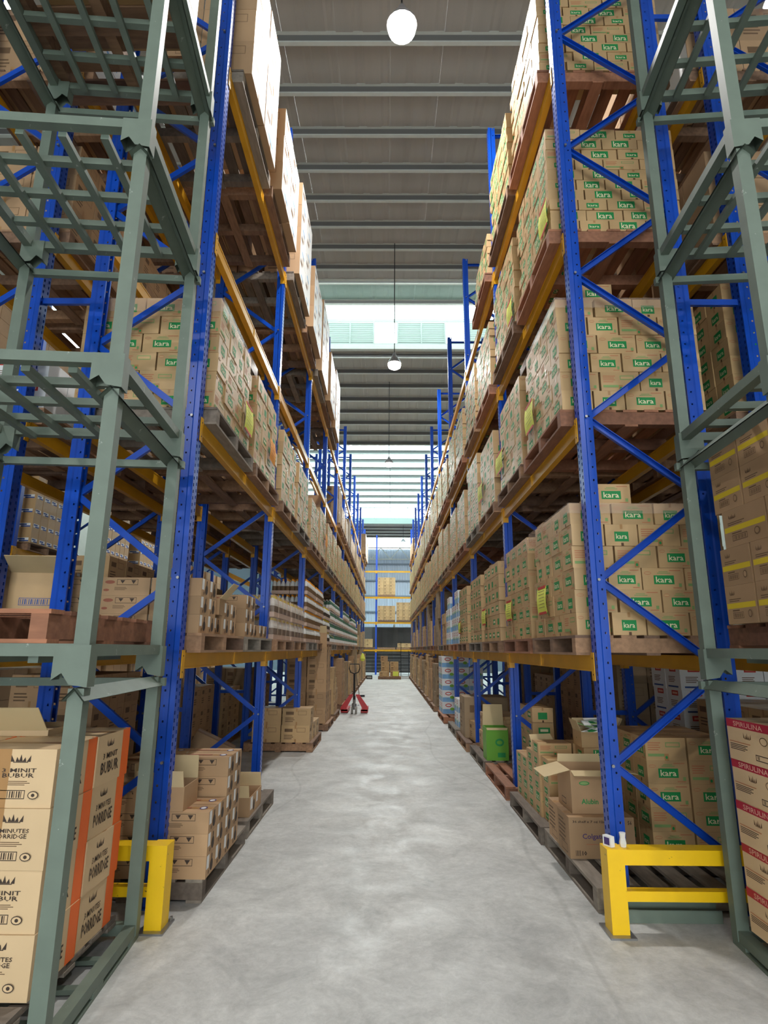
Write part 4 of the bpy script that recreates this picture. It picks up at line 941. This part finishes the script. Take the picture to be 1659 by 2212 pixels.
ob('steel_channel', M().box(-0.4, 0.28, -0.04, 0.04, 0, 0.012, 'green_steel').box(-0.4, 0.28, -0.04, -0.03, 0.012, 0.07, 'green_steel').box(-0.4, 0.28, 0.03, 0.04, 0.012, 0.09, 'green_steel'), None, (1.75, 4.06, 0.0), 0, 'grey-green steel channel lying on floor behind right guard', 'steel channel')
# ------------------------------------------------------------------ green stacking frames
FY0, FY1 = 2.68, 3.75
def tier(sg, k, x0, label, top=False):
    """x0: aisle-side post centre |x|; k: tier number"""
    zb = 0.0 if k == 0 else 1.43 + 1.405 * (k - 1); zt_ = 1.43 + 1.405 * k
    t = ob('stacking_rack', None, None, (sg * x0, FY0, zb), -sg * 0.077, label, 'stacking frame', 'green stacking frames, %s' % ('right' if sg > 0 else 'left'))
    Wd = 1.14; D = FY1 - FY0; s = 0.034; g = 'green_steel'
    hgt = zt_ - zb
    dz = 0.13 if k else 0.034
    pst = M().box(-s, s, -s, s, dz, hgt - 0.005, g)
    for x in (0, sg * Wd):
        for y in (0, D):
            ob('corner_post', pst, t, (x, y, 0))
            if k:
                # foot: flared gusset under the deck corner, open towards the post below
                ix = sg * 0.11 if x == 0 else -sg * 0.11
                f = M(); y_ = 0.045 if y == 0 else -0.045
                for yy in (-0.04, 0.04):
                    f.poly([(-sg * 0.045 if x == 0 else sg * 0.045, yy, dz + 0.05), (ix, yy, dz + 0.05), (ix, yy, 0.03), (ix * 0.62, yy, 0.06), (ix * 0.3, yy, 0.012), (-sg * 0.045 if x == 0 else sg * 0.045, yy, 0.0)], g)
                f.poly([(ix, -0.04, dz), (ix, 0.04, dz), (ix, 0.04, 0.03), (ix, -0.04, 0.03)], g)
                xx = -sg * 0.045 if x == 0 else sg * 0.045
                f.poly([(xx, -0.04, dz + 0.05), (xx, 0.04, dz + 0.05), (xx, 0.04, 0), (xx, -0.04, 0)], g)
                ob('foot_gusset', f, t, (x, y, 0))
    # deck
    a, c = (0.034, Wd - 0.034) if sg > 0 else (-Wd + 0.034, -0.034)
    for y in (0, D): ob('deck_rail', M().box(a, c, -0.028, 0.028, dz, dz + 0.055, g), t, (0, y, 0))
    for x in (0, sg * Wd): ob('deck_rail', M().box(-0.028, 0.028, 0.034, D - 0.034, dz, dz + 0.055, g), t, (x, 0, 0))
    if k:
        for i in range(1, 4): ob('cross_bar', M().box(a, c, -0.022, 0.022, dz + 0.002, dz + 0.044, g), t, (0, D * i / 4, 0))
        for i in range(1, 5): ob('long_bar', M().box(-0.022, 0.022, 0.03, D - 0.03, dz - 0.03, dz + 0.0015, g), t, (sg * Wd * i / 5, 0, 0))
    else:
        for x in (0, sg * Wd):
            q = M().box(-0.03, 0.03, -0.04, D + 0.04, 0.0, 0.012, g)
            for y0_, y1_ in ((-0.04, 0.12), (D / 2 - 0.06, D / 2 + 0.06), (D - 0.1, D + 0.04)): q.box(-0.03, 0.03, y0_, y1_, 0.012, 0.034, g)
            ob('skid', q, t, (x, 0, 0))
        for i in (1, 2, 3): ob('cross_bar', M().box(a, c, -0.022, 0.022, 0.013, 0.034, g), t, (0, D * i / 4, 0))
    # top ring: angle iron along the depth, rail across the rear
    if not top:
        for x in (0, sg * Wd):
            q = M()
            q.poly([(-0.05, -0.06, hgt - 0.055), (0, -0.06, hgt), (0, D + 0.06, hgt), (-0.05, D + 0.06, hgt - 0.055)], g); q.poly([(0, -0.06, hgt), (0.05, -0.06, hgt - 0.055), (0.05, D + 0.06, hgt - 0.055), (0, D + 0.06, hgt)], g)
            q.poly([(-0.044, -0.06, hgt - 0.058), (0, -0.06, hgt - 0.008), (0, D + 0.06, hgt - 0.008), (-0.044, D + 0.06, hgt - 0.058)], g); q.poly([(0, -0.06, hgt - 0.008), (0.044, -0.06, hgt - 0.058), (0.044, D + 0.06, hgt - 0.058), (0, D + 0.06, hgt - 0.008)], g)
            ob('angle_rail', q, t, (x, 0, 0))
        ob('top_rail', M().box(min(-sg * 0.06, sg * (Wd + 0.06)), max(-sg * 0.06, sg * (Wd + 0.06)), -0.02, 0.02, hgt - 0.06, hgt - 0.012, g), t, (0, D + 0.03, 0))
    return zb + dz + 0.055
WD = ['bottom', 'second', 'third', 'fourth', 'fifth']
for sg, x0, nm in ((-1, 1.35, 'left'), (1, 1.9, 'right')):
    for k in range(5): tier(sg, k, x0, 'grey-green steel stacking frame, %s tier of the %s near stack' % (WD[k], nm), k == 4)
# loads of the left stack
pallet(-2.0, 3.22, 0.0905, 0.98, 0.98, 'wood_old', 'grey pallet under the porridge cartons', None, math.pi / 2, True, h=0.05)
zb = 0.142
for k in range(4):
    for j in range(2):
        for i in range(2):
            key = 'porridge_b' if k == 3 or (k == 1 and i == 0 and j == 0) else 'porridge_a'
            put('porridge carton', key, -(1.505 + 0.212 + i * 0.426 + 0.006 * ((k + j) % 2)), 2.86 + 0.195 + j * 0.39 + 0.008 * (k % 2), zb + k * 0.25, 0,
                'orange-striped porridge carton, %s layer, %s column, %s row in, left near stack' % (ORD[k], 'near' if j == 0 else 'far', ORD[i]), 'orange-striped porridge cartons')
open_carton('open_carton', 0.4, 0.36, 0.03, 'cardboard_pale', -2.0, 3.45, zb + 1.0, 0.05, 'flattened open carton with raised flap on top of porridge cartons', [('-y', 40, 0.16), ('-x', 60, 0.14)])
z2 = 1.43 + 0.13 + 0.056
pallet(-2.0, 3.24, z2, 1.2, 1.0, 'wood_red', 'new reddish empty pallet on second tier of left green stack', None, math.pi / 2, True, h=0.15)
z5 = 5.645 + 0.13 + 0.056
pallet(-2.0, 3.24, z5, 1.2, 1.1, 'wood', 'dark pallet seen from below, high on the left green stack', None, math.pi / 2, True)
grid_stack('plain1', PD['plain1'], -1, 1.47, 2.75, z5 + 0.142, 2, 2, 2, 'brown carton', 'on highest tier of left green stack', 'cartons high on the left green stack')
# loads of the right stack
pallet(2.555, 3.2, 0.0905, 0.98, 0.98, 'wood_old', 'grey pallet under the crimson-banded cartons', None, math.pi / 2, True, h=0.05)
for k in range(5):
    for j in range(2):
        for i in range(2):
            put('crimson-banded carton', 'spirulina', 1.95 + 0.192 + i * 0.39 + 0.005 * (k % 2), 2.722 + 0.216 + j * 0.435 + 0.004 * (k % 2), zb + k * 0.217, 0,
                'crimson-banded carton, %s layer, %s column, %s row in, right near stack' % (ORD[k], 'near' if j == 0 else 'far', ORD[i]), 'crimson-banded cartons')
pallet(2.62, 3.22, z2, 1.06, 1.0, 'wood_red', 'reddish pallet under yellow-striped cartons, second tier right', None, math.pi / 2, True)
for k in range(5):
    for j in range(3 if k != 2 else 2):
        for i in range(2):
            wide = k == 2
            put('yellow-striped carton', 'ystripe_wide' if wide else 'ystripe', 2.07 + (0.15 if wide else 0.2) + i * (0.31 if wide else 0.41), 2.72 + (0.216 + j * 0.43 if wide else 0.155 + j * 0.31), z2 + 0.141 + k * 0.226, 0,
                'yellow-striped carton, %s layer, %s from near end, %s row in, right green stack' % (ORD[k], ORD[j], ORD[i]), 'yellow-striped cartons')
# ------------------------------------------------------------------ paper notes on the loads
def note(x, y, z, w, h, sg, label, m='paper_yellow', tape=True, tilt=0.0):
    t = ob('paper_note', None, None, (x, y, z), 0, label, 'paper note', 'paper notes on the loads')
    q = M(); n = 5; s = -sg
    for i in range(n):
        a, c = i / n, (i + 1) / n; o1, o2 = 0.012 * math.sin(a * 3) * s, 0.012 * math.sin(c * 3) * s
        q.poly([(o1, -w / 2, -h * a), (o1, w / 2, -h * a), (o2, w / 2, -h * c), (o2, -w / 2, -h * c)], m)
        q.poly([(o1 - s * 0.001, -w / 2, -h * a), (o1 - s * 0.001, w / 2, -h * a), (o2 - s * 0.001, w / 2, -h * c), (o2 - s * 0.001, -w / 2, -h * c)], m)
    ob('sheet', q, t)
    wr_ = M(); r_ = random.Random(int(y * 100))
    for i in range(6):
        zz = -h * (0.14 + i * 0.125) if True else 0; oo = (0.012 * math.sin(-zz / h * 3) + 0.003) * s
        wr_.poly([(oo, -w * 0.36, zz), (oo, w * r_.uniform(-0.05, 0.36), zz), (oo, w * 0.3, zz - h * 0.02), (oo, -w * 0.36, zz - h * 0.018)], 'print_dark')
    ob('handwriting', wr_, t)
    if tape: ob('red_tape', M().box(min(0, s * 0.004), max(0, s * 0.004), -w * 0.4, w * 0.4, -0.012, 0.012, 'print_red').box(min(0, s * 0.004), max(0, s * 0.004), -w * 0.4, w * 0.4, -h - 0.01, -h + 0.012, 'print_red'), t)
NX = 1.35
for i, (sg, y, z, w, h, m, lb) in enumerate([
    (1, 5.18, 2.13, 0.3, 0.22, 'paper_yellow', 'largest yellow note, right first shelf, nearest load'), (1, 6.62, 2.12, 0.3, 0.2, 'paper_yellow', 'yellow note on second load, right first shelf'),
    (1, 8.36, 2.14, 0.32, 0.2, 'paper_yellow', 'third yellow note back, right first shelf'), (1, 11.2, 2.1, 0.3, 0.21, 'paper_yellow', 'farthest yellow note, right first shelf'),
    (1, 5.29, 3.9, 0.32, 0.26, 'paper_yellow', 'yellow note highest on right second shelf'), (1, 6.83, 3.93, 0.4, 0.23, 'paper_yellow', 'bright yellow note with red tape, right second shelf'),
    (1, 8.33, 3.97, 0.36, 0.26, 'paper_yellow', 'third yellow note back, right second shelf'), (1, 4.45, 5.4, 0.26, 0.24, 'paper_yellow', 'yellow note on right third shelf, nearest pallet'),
    (1, 5.9, 5.4, 0.26, 0.24, 'paper_yellow', 'yellow note on right third shelf, second pallet'), (-1, 5.32, 3.88, 0.3, 0.26, 'paper_yellow', 'loose yellow sheet hanging on left second shelf'),
    (-1, 6.5, 3.95, 0.3, 0.25, 'paper_orange', 'orange slip on left second shelf, third pallet'), (-1, 12.65, 4.03, 0.4, 0.26, 'paper_orange', 'small orange slip farther down left second shelf'), (1, 7.9, 0.62, 0.2, 0.36, 'paper_orange', 'orange paper slip on right floor cartons')]):
    note(sg * NX if i != 12 else 1.63, y, z, w, h, sg, lb, m, m == 'paper_yellow')
# stretch film bands round the top layers
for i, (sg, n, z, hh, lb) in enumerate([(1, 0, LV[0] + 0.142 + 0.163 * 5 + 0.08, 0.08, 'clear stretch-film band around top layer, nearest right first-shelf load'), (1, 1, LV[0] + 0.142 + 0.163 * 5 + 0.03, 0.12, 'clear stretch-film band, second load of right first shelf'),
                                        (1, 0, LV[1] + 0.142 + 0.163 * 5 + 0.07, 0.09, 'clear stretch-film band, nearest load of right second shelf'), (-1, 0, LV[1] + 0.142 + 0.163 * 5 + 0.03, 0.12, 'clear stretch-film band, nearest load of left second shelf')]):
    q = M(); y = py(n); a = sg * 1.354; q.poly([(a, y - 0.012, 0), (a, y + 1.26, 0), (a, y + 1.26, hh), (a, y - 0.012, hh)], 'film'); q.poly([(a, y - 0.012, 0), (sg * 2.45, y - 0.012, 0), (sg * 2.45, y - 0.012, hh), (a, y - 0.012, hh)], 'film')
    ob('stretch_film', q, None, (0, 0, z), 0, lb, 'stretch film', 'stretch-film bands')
# ------------------------------------------------------------------ pallet jack
t = ob('pallet_jack', None, None, (-0.84, 15.75, 0), 0, 'red pallet jack with tall black handle parked at left of aisle', 'pallet jack')
for s in (-1, 1):
    ob('fork', M().box(-0.08, 0.08, 0.0, 1.1, 0.05, 0.09, 'jack_red').box(-0.085, -0.075, 0, 1.1, 0.03, 0.09, 'jack_red').box(0.075, 0.085, 0, 1.1, 0.03, 0.09, 'jack_red'), t, (s * 0.25, 0, 0))
    q = M(); q.v = [(s * 0.02, 0.0, 0.46), (s * 0.12, 0.0, 0.46), (s * 0.35, 0.0, 0.15), (s * 0.35, 0.0, 0.02), (s * 0.16, 0.0, 0.02), (s * 0.2, 0, 0.12)]
    q.v += [(p[0], 0.05, p[2]) for p in q.v]; q.f = [(0, 1, 2, 3, 4, 5), (11, 10, 9, 8, 7, 6)] + [(i, (i + 1) % 6, (i + 1) % 6 + 6, i + 6) for i in range(6)]; q.m = ['jack_red'] * 8
    ob('side_plate', q, t)
    ob('steer_wheel', M().lathe([(0.085, -0.025), (0.09, -0.015), (0.09, 0.015), (0.085, 0.025)], 'rubber', 16, axis='x'), t, (s * 0.05, -0.12, 0.09))
    ob('load_roller', M().lathe([(0.04, -0.05), (0.04, 0.05)], 'rubber', 12, axis='x'), t, (s * 0.25, 1.0, 0.04))
ob('pump', M().lathe([(0.06, 0.1), (0.06, 0.25), (0.035, 0.26), (0.035, 0.42), (0.05, 0.44)], 'steel', 12).box(-0.13, 0.13, -0.02, 0.04, 0.19, 0.215, 'steel'), t, (0, -0.1, 0))
ob('handle', M().tube([(0, -0.16, 0.35), (0.0, -0.2, 0.7), (0.0, -0.23, 1.0)], 0.022, 'dark_steel', 8).tube([(0, -0.22, 0.98), (-0.1, -0.23, 1.02), (-0.13, -0.24, 1.12), (-0.12, -0.25, 1.22), (0.12, -0.25, 1.22), (0.14, -0.24, 1.12), (0.1, -0.23, 1.02), (0, -0.22, 0.98)], 0.014, 'dark_steel', 6), t)
ob('broom', M().tube([(0, 0, 0.02), (-0.22, 0.0, 1.25)], 0.014, 'wood_old', 6).box(-0.06, 0.18, -0.03, 0.03, 0.0, 0.06, 'dark_steel'), None, (-0.95, 21.0, 0.005), 0, 'thin wooden broom leaning beside the left floor stacks', 'broom')
ob('yellow_bag', M().lathe([(0.02, 0.34), (0.06, 0.26), (0.11, 0.12), (0.06, 0.02)], 'paper_yellow', 8), None, (-1.0, 24.4, 1.1), 0.3, 'bright yellow plastic bag hanging at the left far stacks', 'bag')
ob('floor_block', M().box(-0.16, 0.16, -0.1, 0.1, 0, 0.2, 'dark_steel').box(-0.12, 0.12, -0.104, -0.1, 0.05, 0.15, 'rubber'), None, (-0.98, 33.2, 0), 0, 'small black crate on floor near left far stacks', 'crate')
# ------------------------------------------------------------------ cross rack at the far end
YC = 38.8
for i, x in enumerate((-3.72, -0.75, 2.22, 5.19)):
    t = ob('rack_upright', None, None, (x, YC, 0), math.pi / 2, 'blue upright frame of far cross rack, %s from left' % ORD[i], 'rack frame', 'far cross rack frames')
    ob('post', PM_F, t, (0, 0, 0), math.pi); ob('post', PM_F, t, (DX, 0, 0))
    z = NOD0
    while z < 7.5:
        ob('brace', brace_mesh(round(NODS / 2, 3)), t, (0.015, 0, z)); ob('brace', brace_mesh(round(-NODS / 2, 3)), t, (0.015, 0, z + NODS)); z += NODS
XBM = {}
for i, x in enumerate((-3.72, -0.75, 2.22)):
    for k, z in enumerate(LV):
        tb = ob('rack_crossbar', BM, None, (x + 2.915, YC - 0.04, z), math.pi / 2, 'yellow beam of far cross rack, %s level, %s bay' % (ORD[k], ORD[i]), 'rack beam', 'far cross rack beams')
        ob('end_connector', CN0, tb, (0, 0, 0)); ob('end_connector', CN1, tb, (0, BAY - 0.11, 0))
cc = 0
for x0, lv, rows in ((-0.66, 1, 4), (0.57, 1, 5), (-0.66, 2, 5), (-0.66, 0, 0), (0.57, 0, 1), (-1.95, 0, 2)):
    pallet(x0 + 0.58, YC + 0.45, LV[lv] + 0.001, 1.14, 1.05, 'wood', 'pallet on far cross rack, %s shelf, %s' % (ORD[lv], 'left bay' if x0 < -1 else ('left half' if x0 < 0 else 'right half')), 'far cross rack pallets', 0, False)
    for k in range(rows):
        for i in range(3 if rows > 2 else 2):
            put('tan carton on far cross rack', 'plain1' if rows <= 2 else 'tan', x0 + 0.2 + i * 0.38 if rows > 2 else x0 + 0.3 + i * 0.47, YC + 0.1 + 0.0, LV[lv] + 0.142 + k * (0.226 if rows > 2 else 0.26), 0,
                'tan carton, %s layer, %s across, far cross rack %s shelf, %s' % (ORD[k], ORD[i], ORD[lv], 'left bay' if x0 < -1 else ('left half' if x0 < 0 else 'right half')), 'tan cartons on the far cross rack')
q = M(); n = 40
for i in range(n):
    xa, xb = -7 + 14 * i / n, -7 + 14 * (i + 1) / n
    fa, fb = 0.05 * math.sin(i * 1.7) + 0.02 * math.sin(i * 5), 0.05 * math.sin((i + 1) * 1.7) + 0.02 * math.sin((i + 1) * 5)
    q.poly([(xa, fa, 0.1), (xb, fb, 0.1), (xb, fb, 3.0), (xa, fa, 3.0)], 'tarp')
ob('dark_tarp', q, None, (0, YC + 1.05, 0), 0, 'dark grey tarpaulin hanging behind the far cross rack', 'tarpaulin')
for k in range(6): ob('rack_bar', M().box(-3, 3, -0.01, 0.01, -0.012, 0.012, 'steel'), None, (0.6, YC + 0.95, 0.25 + k * 0.22), 0, 'thin steel bar in front of dark tarpaulin, %s from floor' % ORD[k], 'bar', 'bars before the tarpaulin')
# floor pallet in the middle near the end
pallet(0.12, 33.6, 0.001, 1.25, 1.1, 'wood', 'dark pallet standing alone on the floor at aisle end', None, 0, False)
put('olive carton', 'plain1', -0.22, 33.3, zt, 0, 'low carton front left on lone floor pallet at aisle end', 'cartons on the lone pallet')
put('olive carton', 'plain0', 0.45, 33.3, zt, 0, 'carton with yellow sheet, front right of lone floor pallet', 'cartons on the lone pallet')
for i in range(2):
    for k in range(3): put('olive carton', 'plain1', -0.12 + i * 0.5, 33.8, zt + k * 0.26, 0, 'rear carton of lone floor pallet, %s layer, %s' % (ORD[k], 'left' if i == 0 else 'right'), 'cartons on the lone pallet')
put('olive carton', 'plain0', -0.18, 33.8, zt + 0.78, 0, 'single carton topmost on lone floor pallet', 'cartons on the lone pallet')
ob('paper_note', M().box(-0.15, 0.15, -0.002, 0, 0, 0.24, 'paper_yellow'), None, (0.45, 33.12, zt + 0.03), 0, 'square yellow sheet on lone floor pallet carton', 'paper note')
t = ob('hand_trolley', None, None, (0.98, 34.2, 0), 0, 'tall steel hand trolley right of the lone floor pallet', 'trolley')
for s in (-0.22, 0.22): ob('upright', M().box(-0.015, 0.015, -0.015, 0.015, 0.08, 1.5 if s > 0 else 2.0, 'dark_steel'), t, (s, 0, 0)); ob('wheel', M().lathe([(0.08, -0.02), (0.08, 0.02)], 'rubber', 12, axis='x'), t, (s * 0.7, 0.12, 0.08))
ob('platform', M().box(-0.24, 0.24, -0.35, 0.0, 0.1, 0.13, 'steel').box(-0.2, 0.2, -0.355, -0.35, 0.02, 0.1, 'label_and_glare_white'), t)
for zz in (0.5, 0.9, 1.3): ob('rung', M().box(-0.22, 0.22, -0.01, 0.01, -0.01, 0.01, 'steel'), t, (0, 0, zz))
flush()
